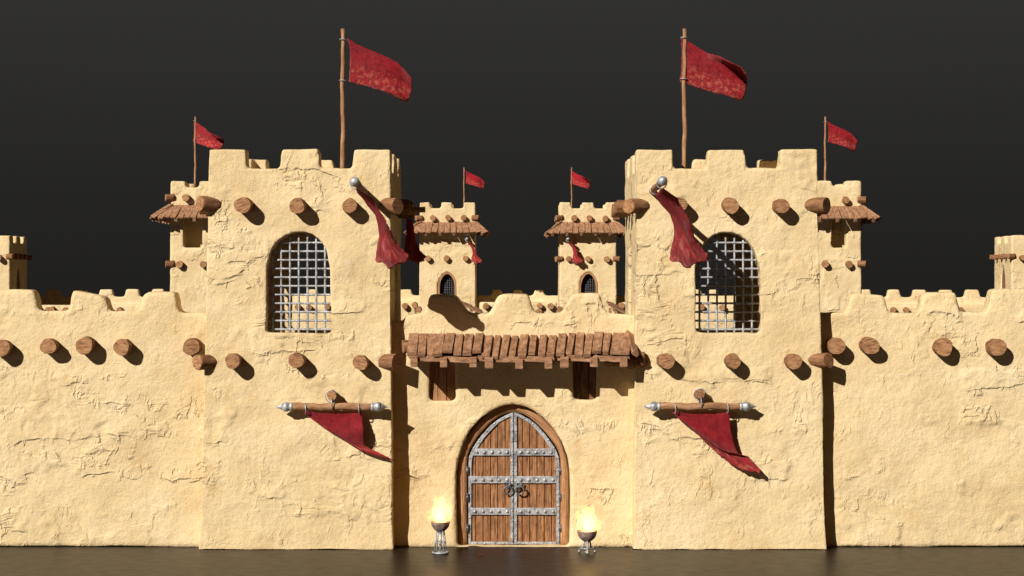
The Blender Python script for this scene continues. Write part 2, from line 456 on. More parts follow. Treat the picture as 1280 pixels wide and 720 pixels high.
# ---- logs: a handful of shapes shared by every beam end
LOGS=[]
def make_logs():
    for i in range(7):
        mb=MB(); n=18; base=[1+random.uniform(-.05,.05)+.05*math.sin(2*2*math.pi*k/n+i)+.03*math.sin(3*2*math.pi*k/n+2*i) for k in range(n)]
        zs=[-1,-.4,.2,.72,.9,1.0]; rs=[1.04,1.0,.98,.985,.99,.955]
        tilt=(random.uniform(-.06,.06),random.uniform(-.06,.06))
        for j,z in enumerate(zs):
            for k in range(n):
                t=2*math.pi*k/n; r=rs[j]*base[k]*(1+random.uniform(-.012,.012))
                x,y=r*math.cos(t),r*math.sin(t)
                mb.v.append(Vector((x,y,z+(tilt[0]*x+tilt[1]*y)*(j>=3))))
        for j in range(len(zs)-1):
            for k in range(n):
                k2=(k+1)%n; u=i*3
                mb.face((j*n+k,j*n+k2,(j+1)*n+k2,(j+1)*n+k),((u+zs[j]*.2,k*.07),(u+zs[j]*.2,k*.07+.07),(u+zs[j+1]*.2,k*.07+.07),(u+zs[j+1]*.2,k*.07)),0,True)
        top=(len(zs)-1)*n
        mb.face(tuple(range(top,top+n)),tuple((i*5+.2*mb.v[top+k].x,.2*mb.v[top+k].y) for k in range(n)),1)
        mb.face(tuple(range(n))[::-1],tuple((.2*mb.v[k].x,.2*mb.v[k].y) for k in range(n)),1)
        me=bpy.data.meshes.new('log_beam'); me.from_pydata([tuple(v) for v in mb.v],[],mb.f)
        uvl=me.uv_layers.new(name='UVMap'); uvl.data.foreach_set('uv',[c for uv in mb.uv for p in uv for c in p])
        me.polygons.foreach_set('material_index',mb.mi); me.polygons.foreach_set('use_smooth',mb.sm)
        me.materials.append(M['bark']); me.materials.append(M['logend']); me.update(); LOGS.append(me)
make_logs()
def log(parent, tip, direction, length, r, name='log_beam', emb=.25):
    """beam end: tip (world) pointing along direction, length visible, r radius (metres)"""
    d=Vector(direction).normalized(); tip=Vector(tip)
    o=bpy.data.objects.new(name,random.choice(LOGS)); C.objects.link(o); o.parent=parent
    full=length+emb; cen=tip-d*(full/2)-base_of(parent)
    rot=d.to_track_quat('Z','Y').to_matrix().to_4x4()
    spin=Matrix.Rotation(random.uniform(-.5,.5)+random.choice((0,math.pi)),4,'Z')
    o.matrix_local=Matrix.Translation(cen)@rot@spin@Matrix.Diagonal((r,r,full/2,1))
    return o
def front_log(parent, x, y, dep, length=21, r=10, d=(0,-1,0)):
    """log whose drawn head centre sits at photo pixel x,y and whose wall face is at depth dep"""
    dd=Vector(d).normalized()
    tipdep=dep+dd.y*length
    s=r*PX*(1+random.uniform(-.06,.06))
    jit=Vector((random.uniform(-.05,.05),0,random.uniform(-.05,.05)))
    return log(parent,W(x,y,tipdep),dd+jit,length*PX,s)

# ------------------------------------------------------------------ ground
def build_ground():
    mb=MB(); s=700
    mb.v=[Vector((-s,-120,0)),Vector((s,-120,0)),Vector((s,s,0)),Vector((-s,s,0))]
    mb.face((0,1,2,3),((0,0),(1,0),(1,1),(0,1)))
    g=mb.build('ground',M['ground']); g['kind']='structure'; g['label']='smooth dark brown floor in front of the fort'
build_ground()

# ------------------------------------------------------------------ gate towers
TW_H=501.0
def gate_tower(cxb, cxt, side, label, slogs):
    """cxb/cxt: photo x of the tower axis at base and top. side=+1: gate lies to the right"""
    root=thing('gate_tower',((cxb-640)*PX,120*PX,0),label,'tower','twin towers beside the gate')
    bx=cxb-640; dx=(cxt-cxb)
    k=120/113.0; T=30; zc=477; zt=TW_H
    prof=[(-120,0),(120,0),(120,zt),(68*k,zt),(66*k,zc),(25*k,zc),(23*k,zt),(-23*k,zt),(-25*k,zc),(-66*k,zc),(-68*k,zt),(-120,zt)]
    win=lambda c,hw=42: arch(c,hw,271,350,397,16,2.0,2.0)
    S=Solid()
    S.slab([(x,z) for x,z in prof],[win(0)],0,T)
    S.slab([(x,z) for x,z in prof],[win(0,36)],240-T,240)
    for sx in (-1,1):
        y0,y1=(-120,-120+T) if sx<0 else (120-T,120)
        S.slab([(x+120,z) for x,z in prof],[[(a+120,b) for a,b in win(0,34)]],y0,y1,'X')
    S.box(-108,108,12,228,452,462); S.box(-108,108,12,228,232,242)
    def fn(a):
        t=np.clip(a[:,2]/zt,0,1); sc=(120-7*t)/120; fl=1+.012*np.clip(1-a[:,2]/30,0,1)
        o=a.copy(); o[:,0]=a[:,0]*sc*fl+bx+dx*t; o[:,1]=120+(a[:,1]-120)*sc*fl; return o
    S.build('wall',root,.05,3,fn,1.0,seed=int(cxb))
    face=lambda z: 7*z/zt               # depth of the battered front face
    def sx_at(z,sgn): t=z/zt; return bx+dx*t+sgn*(120-7*t)
    # grilles
    def grille(plane,c,hw,lo=272,zs=350,zt_=395):
        mb=MB(); r=.0275
        n=8; step=11.0
        for i in range(-3,4):
            a=i*step*1.0; h=zs+(zt_-zs)*math.sqrt(max(0,1-(abs(a)/hw)**2))+4
            pts=[(a,z) for z in np.linspace(lo-5,h,16)]
            q=[plane(c+x,z,(.4 if j%2 else -.4)) for j,(x,z) in enumerate(pts)]
            mb.tube(q,r,8,True)
        z=lo+3
        while z<zt_-6:
            a=hw+4 if z<zs else hw*math.sqrt(max(0,1-((z-zs)/(zt_-zs))**2))+4
            q=[plane(c+x,z,(-1.2 if j%2 else 1.2)) for j,x in enumerate(np.linspace(-a,a,12))]
            mb.tube(q,r,8,True); z+=10.9
        mb.build('window_grille',M['iron'],root)
    ax0=bx+dx*.66
    grille(lambda x,z,o: Vector((x*PX,(17+o)*PX,z*PX)), ax0-1, 44)
    for sgn in (-1,1):
        xs=ax0+sgn*(115-16)
        grille(lambda y,z,o,xs=xs: Vector(((xs+o)*PX,y*PX,z*PX)),120,34)
    # beam ends on the front
    for (x,y) in slogs: 
        z=(360-y)+CZ; front_log(root,x,y,face(z))
    # beam ends out of the corners and the flanks
    for sgn in (-1,1):
        for zi,(z,ln) in enumerate(((431,21),(236,20))):
            cx=sx_at(z,sgn)
            log(root,Vector(((cx+sgn*(10 if zi==0 else 8))*PX,(face(z)-(7 if zi==0 else 9))*PX,(z+random.uniform(-2,2))*PX)),(sgn*(.80 if zi==0 else .72),-(.60 if zi==0 else .69),random.uniform(-.05,.05)),18*PX,10*PX,emb=.2)
            for yy in (66,120,180):
                if zi==1 and sgn*side>0 and yy>30: continue      # the gate wall joins here
                if zi==1: continue
                log(root,Vector(((cx+sgn*ln)*PX,yy*PX,z*PX)),(sgn,random.uniform(-.04,.04),0),ln*PX,10*PX)
    return root, sx_at

left_logs=[(303,256.5),(371,257.5),(437,257),(290.5,451.5),(370,451),(450,453)]
right_logs=[(850,255.5),(914,257),(978,257.5),(833.5,451.5),(917,451.5),(993,452)]
TL,sxL=gate_tower(370,374,1,'broad tower left of the gate, its grilled window clear of shadow',left_logs)
TR,sxR=gate_tower(912,909,-1,'broad tower right of the gate, a banner shadow crossing its grilled window',right_logs)

# ------------------------------------------------------------------ gate wall with door and awning
GD=28.0
gs=(F+GD)/F
def gx(x): return (x-640)*gs
def gz(y): return (360-y)*gs+CZ
def curve_interp(pts,n):
    P=[Vector((a,b)) for a,b in pts]; L_=[0]
    for i in range(1,len(P)): L_.append(L_[-1]+(P[i]-P[i-1]).length)
    out=[]
    for i in range(n):
        t=L_[-1]*i/(n-1)
        out.append((float(np.interp(t,L_,[p.x for p in P])),float(np.interp(t,L_,[p.y for p in P]))))
    return out
DOOR_R=[(0,51),(16.5,44.5),(30.7,33),(42,20),(50.6,7.6),(55.8,-3),(57,-14)]     # door edge, from photo, rel. to (642,566)
OUT_R=[(0,61),(13,58.5),(26,53),(40,42.5),(52,29.5),(61,14),(68,-7),(71,-26)]
def arch_from(right, cx, cy, scale, ybot, dep):
    up=[(cx+x*scale,cy-y*scale) for x,y in right]
    left=[(cx-x*scale,cy-y*scale) for x,y in right][1:]
    pts=[(cx-right[-1][0]*scale,ybot)]+left[::-1]+up+[(cx+right[-1][0]*scale,ybot)]
    s=(F+dep)/F
    return [((x-640)*s,(360-y)*s+CZ) for x,y in pts]      # px units (X,Z)

gate=thing('gate_wall',(0,GD*PX,0),'low battlemented wall between the twin towers holding the arched door','wall')
S=Solid()
top=profile([(gx(470),gz(402)),(gx(503),gz(402)),(gx(506),gz(394)),(gx(531),gz(391)),(gx(535),gz(369)),(gx(545),gz(367)),(gx(570),gz(369)),(gx(577),gz(380)),(gx(586),gz(391)),(gx(612),gz(392)),(gx(621),gz(370)),(gx(630),gz(367.5)),(gx(660),gz(368)),(gx(665),gz(388)),(gx(672),gz(392)),(gx(702),gz(391)),(gx(713),gz(368)),(gx(722),gz(366)),(gx(751),gz(366)),(gx(754),gz(386)),(gx(762),gz(392)),(gx(790),gz(394)),(gx(815),gz(396))],9)
door_open=arch_from(OUT_R,641.5,566,1.0,690,GD)
x0,x1=top[0][0],top[-1][0]
outline=[(x0,0)]+[(door_open[0][0],0)]+door_open[1:-1]+[(door_open[-1][0],0)]+[(x1,0)]+top[::-1]
nicheL=[(gx(537.5),gz(500)),(gx(568.5),gz(500)),(gx(568.5),gz(451)),(gx(537.5),gz(451))]
nicheR=[(gx(716.5),gz(500)),(gx(745.5),gz(500)),(gx(745.5),gz(451)),(gx(716.5),gz(451))]
S.slab(outline,[nicheL,nicheR],GD,GD+22)
S.slab(outline,[],GD+20,GD+40)
S.box(-155,155,30,60,0,0.5)
def gfn(a):
    o=a.copy(); t=np.clip(a[:,2]/30,0,1); o[:,1]-= (1-t)*3*(a[:,1]<GD+12); return o
S.build('wall',gate,.05,4,gfn,.9,seed=77)
for xa,xb,mt in ((537,569,'framewood'),(716,746,'bark')):  # added boards stand in for the niches' shaded insides, lighter left, darker right
    mb=MB()
    for k in range(3):
        wv=(xb-xa)/3; mb.box(W(xa+wv*(k+.5),475,GD+11),(0,0,26.5*PX),((wv/2-.25)*PX,0,0),(0,.03,0),nseg=3,wob=.01)
    mb.build('shade_panel',M[mt],gate,bevel=.01)
# timber arch lining
DD=44.5
mb=MB()
o_=curve_interp(arch_from([(a*.985,b-.5) for a,b in OUT_R],641.5,566,1.0,683,GD+11),70)
i_=curve_interp(arch_from([(a*1.022,b+1.8) for a,b in DOOR_R],642.3,566,1.0,682,DD-5),70)
yf,yb=(GD+10.5)*PX,(DD+8)*PX
ul=0; b0=0
for i in range(70):
    if i: ul+=math.dist(o_[i],o_[i-1])*PX
    wig=(random.uniform(-.6,.6),random.uniform(-.6,.6))
    for (p,y) in ((o_[i],yf+.04),(((o_[i][0]*.55+i_[i][0]*.45),(o_[i][1]*.55+i_[i][1]*.45)),yf+wig[0]*.006),(i_[i],yf+.035),(i_[i],yb),(o_[i],yb)):
        mb.v.append(Vector((p[0]*PX,y,p[1]*PX)))
    if i:
        vv=[0,.13,.27,.6,.85,1.2]
        for j in range(5):
            j2=(j+1)%5; a=(i-1)*5; c=i*5
            mb.face((a+j,a+j2,c+j2,c+j),((ul-.1,vv[j]),(ul-.1,vv[j+1]),(ul,vv[j+1]),(ul,vv[j])),0,j in(0,1))
mb.face((0,1,2,3,4),((0,0),(0,.1),(.1,.1),(.1,.05),(.1,0))); mb.face(tuple(69*5+j for j in (4,3,2,1,0)),((0,0),(0,.1),(.1,.1),(.1,.05),(.1,0)))
frame=mb.build('door_frame',M['framewood'],gate)

def edge_z(x):       # door outline height (photo px above ybase 566) for |x|
    xs=[p[0] for p in DOOR_R]; zs=[p[1] for p in DOOR_R]
    return float(np.interp(x,xs,zs)) if x<57 else -14
def dW(x,y,dep): return W(642.3+x,y,dep)
STUDS={}
def leaf(sg):
    wood=MB(); n=6; w=55.0/n
    for i in range(n):
        a=1.6+i*w+.35; c=1.6+(i+1)*w-.35
        ys=[(sg*a,680.0),(sg*c,680.0)]+[(sg*x,566-edge_z(x)+1.5) for x in np.linspace(c,a,5)]
        poly=[(dW(x,y,DD).x,dW(x,y,DD).z) for x,y in ys]
        dj=random.uniform(-.012,.012)
        wood.prism(poly,DD*PX+dj,(DD+4)*PX)
    lf=wood.build('door_leaf',M['doorwood'],gate,bevel=.012)
    # backing so no light shows between boards
    ir=MB()
    def strip(pts_in,pts_out,th0,th1):
        n=len(pts_in); b=len(ir.v)
        for y in (th0,th1):
            for p in pts_in: q=dW(p[0],p[1],DD); ir.v.append(Vector((q.x,y,q.z)))
            for p in pts_out: q=dW(p[0],p[1],DD); ir.v.append(Vector((q.x,y,q.z)))
        for i in range(n-1):
            a,b_,c,d=b+i,b+i+1,b+n+i+1,b+n+i
            o=2*n
            for f in ((a,b_,c,d),(a+o,d+o,c+o,b_+o),(a,a+o,b_+o,b_),(d,c,c+o,d+o)): ir.face(f,((0,0),(.1,0),(.1,.1),(0,.1)))
        for e in (0,n-1):
            f=(b+e,b+n+e,b+3*n+e,b+2*n+e); ir.face(f,((0,0),(.1,0),(.1,.1),(0,.1)))
    yf0,yf1=(DD-2.2)*PX,(DD+1)*PX
    arcx=[57,57,56,53,48,40,30,20,10,1.0]
    outer=[(sg*57,680)]+[(sg*x,566-edge_z(x)) for x in arcx[1:]]
    inner=[(sg*53.4,680)]+[(sg*max(.2,x-4.2 if x>45 else x-3.2 if x>25 else x-1.6),566-edge_z(x)+(1.2 if x>50 else 3.4)) for x in arcx[1:]]
    strip(outer,inner,yf0,yf1)
    strip([(sg*.5,680),(sg*.5,517)],[(sg*4.0,680),(sg*4.0,519)],yf0-.004,yf1)
    strip([(sg*4.1,680),(sg*53.2,680)],[(sg*4.1,677),(sg*53.2,677)],yf0+.003,yf1)
    border=ir.build('iron_border',M['iron'],lf,bevel=.008)
    ir=MB()
    def stud(name,x,y,yy,r,sq):
        key=name
        if key not in STUDS:
            m_=MB(); m_.sphere(Vector((0,0,0)),1.0,10,7,sq); o=m_.build(name,M['iron'],None); STUDS[key]=o.data; bpy.data.objects.remove(o)
        o=bpy.data.objects.new(name,STUDS[key]); C.objects.link(o); o.parent=lf
        q=dW(x,y,DD); o.location=Vector((q.x,yy,q.z))-base_of(lf); o.scale=(r,)*3
    for (x,y) in [(sg*2.2,yy) for yy in np.arange(526,680,12.5)]+[(sg*55.2,yy) for yy in np.arange(572,680,15)]+[(sg*x,566-edge_z(x)+2.0) for x in (50,43,34,24,13)]+[(sg*x,678.6) for x in (12,24,36,47)]:
        stud('rivet',x,y,yf0,.028,(1,.6,1))
    for yy in (565,599.5,639):
        st=MB(); xo=53.3 if yy>570 else 50.8
        a=dW(sg*4.2,yy,DD); c=dW(sg*xo,yy,DD)
        st.box(((a.x+c.x)/2,(yf0+yf1)/2-.006,a.z),((c.x-a.x)/2,0,0),(0,0,4.5*PX),(0,(yf1-yf0)/2+.006,0))
        so=st.build('iron_strap',M['iron'],lf,bevel=.012)
        for xx in np.linspace(8.5,xo-4.5,5):
            stud('dome_stud',sg*xx,yy,yf0-.022,.043,(1,.75,1))
    # ring handle with lock plate
    h=MB(); q=dW(sg*7.4,612,DD)
    h.torus(Vector((q.x,(DD-7)*PX,q.z)),(.15*sg,1,.12),.104,.021,24,8)
    h.tube([Vector((q.x,(DD-2)*PX,q.z+.10)),Vector((q.x,(DD-8)*PX,q.z+.095))],[.035,.03],10)
    h.tube([Vector((q.x+.055,(DD-6)*PX,q.z+.19)),Vector((q.x+.02,(DD-5)*PX,q.z+.05))],[.022,.03],8)
    h.box((q.x,(DD-1.2)*PX,q.z+.09),(0,0,.06),(.045,0,0),(0,.02,0))
    h.build('ring_handle',M['darkiron'],lf)
    for yy in (588,621.5,660):
        hb=MB(); a=dW(sg*58.0,yy-4.8,DD-4); c=dW(sg*58.0,yy+4.8,DD-4)
        hb.tube([a,a.lerp(c,.33),a.lerp(c,.34),a.lerp(c,.66),a.lerp(c,.67),c],[.034,.034,.040,.040,.034,.034],10)
        hb.build('hinge',M['darkiron'],lf)
leaf(-1); leaf(1)
mb=MB(); mb.box(W(642.3,600,DD+9),(0,0,85*PX),(60*PX,0,0),(0,.03,0)); mb.build('door_backing',M['shadeback'],gate)

# awning over the gate
awn_planks=MB()
edges=[(108,198,130,322),(187,258,131,333),(245,325,128,338),(310,390,133,330),(383,467,128,300),(460,530,136,318),(527,605,133,320),(605,680,130,305),
       (672,750,146,340),(750,810,143,345),(812,880,139,348),(878,940,146,345),(943,1018,138,310)]
pl=[(490+a/6,490+b/6,390+t/6,390+e/6) for a,b,t,e in edges]
edges2=[(45,118,136,340),(118,182,145,322),(190,258,142,328),(258,330,146,330),(328,402,132,325),(405,468,128,330),(465,538,126,336),(535,605,135,332),(597,680,122,306),(672,740,128,316),(738,825,128,318),(805,892,130,322)]
pl+=[(640+a/6,640+b/6,390+t/6,390+e/6) for a,b,t,e in edges2]
for i,(a,b,t,e) in enumerate(pl):
    gap=1.15
    sk=random.uniform(-1.0,1.0); lift=random.uniform(-.8,.9)
    p0=W((a+b)/2+2.5+sk*.3,t+3.0-lift*.4,GD+4); p1=W((a+b)/2-1.0-sk,e-3.2-lift,-26+random.uniform(-2,3))
    ax=(p1-p0)/2; wv=Vector((1,random.uniform(-.03,.03),random.uniform(-.05,.05))); up=ax.cross(wv).normalized()
    if up.z<0: up=-up
    awn_planks.box((p0+p1)/2-up*.05,ax,wv*((b-a)/2-gap)*PX,up*(2.6*PX),1.0+random.uniform(-.05,.05),nseg=4,wob=.03)
# sheet added underneath keeps plank gaps dark; last board, closing the right-hand end
p0=W(649,418,GD+4); p1=W(649,443,-20); ax=(p1-p0)/2; up=ax.cross(Vector((1,0,0))).normalized(); up=up if up.z>0 else -up
awn_planks.box((p0+p1)/2-up*.11,Vector((137*PX,0,0)),ax,up*.012)
p0=W(786,415,GD+4); p1=W(794,443,-21); ax=(p1-p0)/2; wv=Vector((.80,0,-.60)); wv=(wv-ax.normalized()*wv.dot(ax.normalized())).normalized()
awn_planks.box((p0+p1)/2,ax,wv*.10,ax.cross(wv).normalized()*.05,1,nseg=4,wob=.05)
awn=awn_planks.build('awning',M['plank'],gate,bevel=.014)
pur=MB()
for (a,b,y,sl) in ((513,595,449,1.5),(597,652,449,1.0),(651,693,449,1.2),(697,745,448,1),(742,787,448.5,1)):
    p0=W(a,y-sl,-20); p1=W(b,y+sl,-20); pur.box((p0+p1)/2,(p1-p0)/2,(0,3.2*PX,0),(0,0,3.6*PX),nseg=5,wob=.10)
pur.build('purlin',M['plank'],awn,bevel=.012)
for x,y,w,h in ((517.5,452.5,9,13),(554.5,453,9,12),(591.5,453,9,12.5),(611.5,453.5,10.5,14),(649,455,9.5,12.5),(685.7,455,9.5,12.5),(705.5,453,10.5,13.5),(742.7,453,9.5,12),(780,453,9.5,12)):
    mb=MB(); p1=W(x,y,-27); p0=W(x,y-8,GD+12); p0.x=p1.x
    ax=(p1-p0)/2; mb.box((p0+p1)/2,ax,(w/2*PX,0,0),Vector((0,ax.z*-1,ax.y)).normalized()*(h/2*PX)*-1,nseg=3,wob=.05)
    mb.build('rafter',M['plank'],awn,bevel=.012)
log(gate,W(503.5,433.5,13),(-1,-.12,0),.5,8.6*PX)
log(gate,W(806,449,0),(.9,-.3,0),.5,9.5*PX,emb=.5)

# ------------------------------------------------------------------ curtain walls
def curtain(knots, xa, xb, label, logs, seed):
    root=thing('curtain_wall',W((xa+xb)/2,687,GD),label,'wall','curtain walls beside the towers'); root.location.z=0
    tp=profile([(gx(x),gz(y)) for x,y in knots],7)
    S=Solid(); S.slab([(tp[0][0],0),(tp[-1][0],0)]+tp[::-1],[],GD,GD+28)
    def fn(a):
        o=a.copy(); t=np.clip(a[:,2]/327,0,1); o[:,1]+=np.where(a[:,1]<GD+14,3*t-3,0); return o
    S.build('wall',root,.05,4,fn,1.0,seed=seed)
    for x,y in logs: front_log(root,x,y,GD,20,11)
    return root
kl=[(-130,361),(-80,361),(-75,389),(-45,389),(-40,362),(40,362.5),(43.5,370),(45,386),(50,389),(86,389),(88.5,364),(92,363),(126,371),(131,374),(134,388),(140,390),(174,389),(178,370),(184,366),(217,365.5),(219,367),(221,388),(226,391),(268,391)]
CL=curtain(kl,-130,258,'battlemented wall left of the twin towers with a broken slanting merlon',[(1,435),(60,433),(105,432.5),(151.5,434),(239,433.5)],5)
kr=[(1020,391),(1058,391),(1063,370),(1068,367),(1104,369),(1107,372),(1109,388),(1114,391),(1149,391),(1153,369),(1158,365.5),(1193,365),(1197,368),(1198,388),(1202,390),(1234,390),(1238,364),(1243,361),(1330,362),(1335,389),(1365,389),(1370,362),(1410,362)]
CR=curtain(kr,1022,1410,'battlemented wall right of the twin towers with level merlons',[(1046,432.5),(1088.5,432.5),(1180,434),(1247.5,434)],9)

# ------------------------------------------------------------------ rear towers with skirt roofs
def roof_tower(x0,x1,ytop,k,label,merl,slot=None,window=None,toplogs=(),lowlogs=(),ycren=0,yroof=(0,0),over=0,mir=1,roofx=None):
    dep=F*(1/k-1); s=1/k
    cx=(x0+x1)/2; w=(x1-x0)
    root=thing('roofed_tower',W(cx,400,dep),label,'tower','rear towers with plank roofs'); root.location.z=0
    X=lambda x:(x-640)*s; Z=lambda y:(360-y)*s+CZ
    hw=w/2*s; bx=X(cx); T=.17*w*s; zt=Z(ytop); zc=Z(ycren)
    prof=[(-hw,0),(hw,0),(hw,zt)]
    ml=sorted(merl,key=lambda m:-m[1])
    for i,(a,b) in enumerate(ml):
        A,B=X(a)-bx,X(b)-bx
        if i>0: prof+=[(B+1.0,zc),(B,zt)]
        if i<len(ml)-1: prof+=[(A,zt),(A-1.0,zc)]
    prof+=[(-hw,zt)]
    S=Solid(); holes=[]
    if window:
        wx,hwn,yt,yb=window; holes.append(arch(X(wx)-bx,hwn*s,Z(yb),Z(yt+ (yb-yt)*.28),Z(yt),14,1.75,1.5))
    if slot:
        a,b,t,e=slot; holes.append([(X(a)-bx,Z(e)),(X(b)-bx,Z(e)),(X(b)-bx,Z(t)),(X(a)-bx,Z(t))])
    S.slab(prof,holes,0,T); S.slab(prof,[],2*hw-T,2*hw)
    for sx in (-1,1):
        S.slab([(x+hw,z) for x,z in prof],[],(-hw if sx<0 else hw-T),(-hw+T if sx<0 else hw),'X')
    S.box(-hw+T*.4,hw-T*.4,T*.4,2*hw-T*.4,zc-24,zc-12)
    if slot: S.box(-hw+2,hw-2,T*1.6,T*1.9,Z(slot[3])-10,Z(slot[2])+10)
    def fn(a):
        o=a.copy(); t=np.clip(a[:,2]/zt,0,1); sc=1.03-.03*t; o[:,0]=a[:,0]*sc+bx; o[:,1]=hw+(a[:,1]-hw)*sc+dep; return o
    S.build('wall',root,.085,2,fn,.8,seed=int(x0))
    if window:
        mb=MB()
        out=[(X(wx)+ (p[0]-(X(wx)-bx))*1.0, p[1]) for p in [(q[0]+0,q[1]) for q in arch(X(wx)-bx,hwn*s*1.02,Z(yb),Z(yt+(yb-yt)*.28),Z(yt)+.3,14,1.75,1.5)]]
        out=[(p[0],p[1]) for p in out]; 
        pa=curve_interp([out[1]]+out[2:]+[out[0]],30); c0=X(wx)
        inn=[(c0+(p[0]-c0)*.80, p[1]-(.20*hwn*s if p[1]>Z(yb)+5 else 0)) for p in pa]
        for i in range(30):
            for (p,y) in ((pa[i],dep-1.5),(inn[i],dep-1.0),(inn[i],dep+T*.8),(pa[i],dep+T*.8)): mb.v.append(Vector((p[0]*PX,y*PX,p[1]*PX)))
            if i:
                for j in range(4):
                    j2=(j+1)%4; a=(i-1)*4; c=i*4; mb.face((a+j,a+j2,c+j2,c+j),((i*.1,j*.1),(i*.1,j*.1+.1),(i*.1+.1,j*.1+.1),(i*.1+.1,j*.1)))
        fr=mb.build('window_frame',M['framewood'],root)
        g=MB(); hh=hwn*s*.86
        for i in range(-3,4): g.tube([Vector(((c0+i*hh/3.5)*PX,(dep+T*.55)*PX,zz*PX)) for zz in (Z(yb)-3,Z(yt)-3-abs(i)*hwn*s*.16)],.026,6)
        zz=Z(yb)+4
        while zz<Z(yt)-8:
            g.tube([Vector(((c0-hh-2)*PX,(dep+T*.55)*PX,zz*PX)),Vector(((c0+hh+2)*PX,(dep+T*.55)*PX,zz*PX))],.026,6); zz+=hh/3.3
        g.build('window_grille',M['blackiron'],root)
        bk=MB(); bk.box(Vector((c0*PX,(dep+T*1.35)*PX,(Z(yb)+Z(yt))/2*PX)),(0,0,(Z(yt)-Z(yb))*.6*PX),(hwn*s*1.2*PX,0,0),(0,.02,0)); bk.build('shade_sheet',M['shadeback'],root)  # black sheet added behind the grille in place of a dark interior
    for x,y in toplogs: front_log(root,x,y,dep,16,9.5)
    for x,y in lowlogs: front_log(root,x,y,dep,15,9.5)
    zl=Z(toplogs[0][1]); zl2=Z(lowlogs[0][1])
    for sgn in (-1,1):
        for yy in (.02,.5,.95):
            for z in (zl,zl2):
                log(root,Vector(((bx+sgn*(hw+12))*PX,(dep+2*hw*yy-(8 if yy<.1 else 0))*PX,(z+random.uniform(-1,1))*PX)),(sgn,-.35 if yy<.1 else 0,0),.30,9.3*PX,emb=.15 if yy<.1 else .3)
    # skirt roof
    rp=MB(); zr,ze=Z(yroof[0]),Z(yroof[1]); ov=over*s; z1=ze+5
    cen=Vector((bx*PX,(dep+hw)*PX,0))
    rafters=[]
    for side in range(4):
        q=Matrix.Rotation(side*math.pi/2,3,'Z')
        def w_(u,v,z): return cen+q@Vector((u*PX,-v*PX,0))+Vector((0,0,z*PX))
        x=-(hw+ov); npl=int((2*(hw+ov))/(12.0*s*.42+6.5)); step=2*(hw+ov)/npl
        for i in range(npl):
            ua=x+step*(i+.5); 
            cl=max(-hw*1.0,min(hw*1.0,ua)); frac=1.0
            ut=cl if abs(ua)>hw else ua
            ut=ua*(hw/(hw+ov))*.35+cl*.65
            over_=max(0,abs(ua)-hw)/ov
            p0=w_(ut,hw-3,zr+random.uniform(-1.2,1.2)); p1=w_(ua+random.uniform(-1,1),hw+ov+random.uniform(-2.5,2.5),z1+random.uniform(-1.5,1.5))
            ax=(p1-p0)/2; wv=(q@Vector((1,0,random.uniform(-.06,.06)))); up=ax.cross(wv).normalized()
            if up.z<0: up=-up
            wv=(wv-ax.normalized()*wv.dot(ax.normalized())).normalized()
            rp.box((p0+p1)/2,ax,wv*(step*.43*PX),up*(2.2*PX),1.04,nseg=3,wob=.08)
        for i in range(6):
            u=-hw-ov*.55+(2*hw+1.1*ov)*i/5
            rafters.append((w_(u*.9,hw-2,zr-14),w_(u,hw+ov-3+random.uniform(-2,2),ze-1),q))
    ro=rp.build('roof',M['plank'],root,bevel=.015)
    for p0,p1,q in rafters:
        mb=MB(); ax=(p1-p0)/2; wv=(q@Vector((1,0,0))); wv=(wv-ax.normalized()*wv.dot(ax.normalized())).normalized(); up=ax.cross(wv).normalized()
        mb.box((p0+p1)/2,ax,wv*4.3*PX,up*5*PX); mb.build('rafter',M['plank'],ro,bevel=.01)
    return root,dep

RL,dRL=roof_tower(213,302,226,.48,'tower with plank skirt roof half hidden behind the left twin tower',[(213,231.5),(249,268),(285,302)],slot=(229,253,262,310),
    toplogs=[(232,247)],lowlogs=[(224,330.5),(254,330.5)],ycren=234,yroof=(256.5,275),over=22)
RR,dRR=roof_tower(988,1077,226,.48,'tower with plank skirt roof half hidden behind the right twin tower',[(988,1004),(1021,1040),(1057,1077)],slot=(1040,1057,262,309),
    toplogs=[(1058,250)],lowlogs=[(1032,330),(1062,330.5)],ycren=233,yroof=(257,276),over=21)
CTL,dCL=roof_tower(524.5,594,253,.385,'slim roofed tower with pointed window beside the dark hanging banner',[(524.5,537.5),(552,565),(580,594)],window=(559,11.5,340,388),
    toplogs=[(541,272.5),(560,272),(579.5,272)],lowlogs=[(535,323),(558,323),(582,323)],ycren=260.5,yroof=(277.5,293),over=17)
CTR,dCR=roof_tower(699.5,770.5,253,.385,'slim roofed tower with pointed window, red banner across its face',[(699.5,713.5),(728,742),(757,770.5)],window=(735.5,11.5,340,390),
    toplogs=[(718,272.5),(737,272.5),(757,273)],lowlogs=[(711,323.5),(735,323.5),(759,324)],ycren=260.5,yroof=(277.5,293.5),over=17)

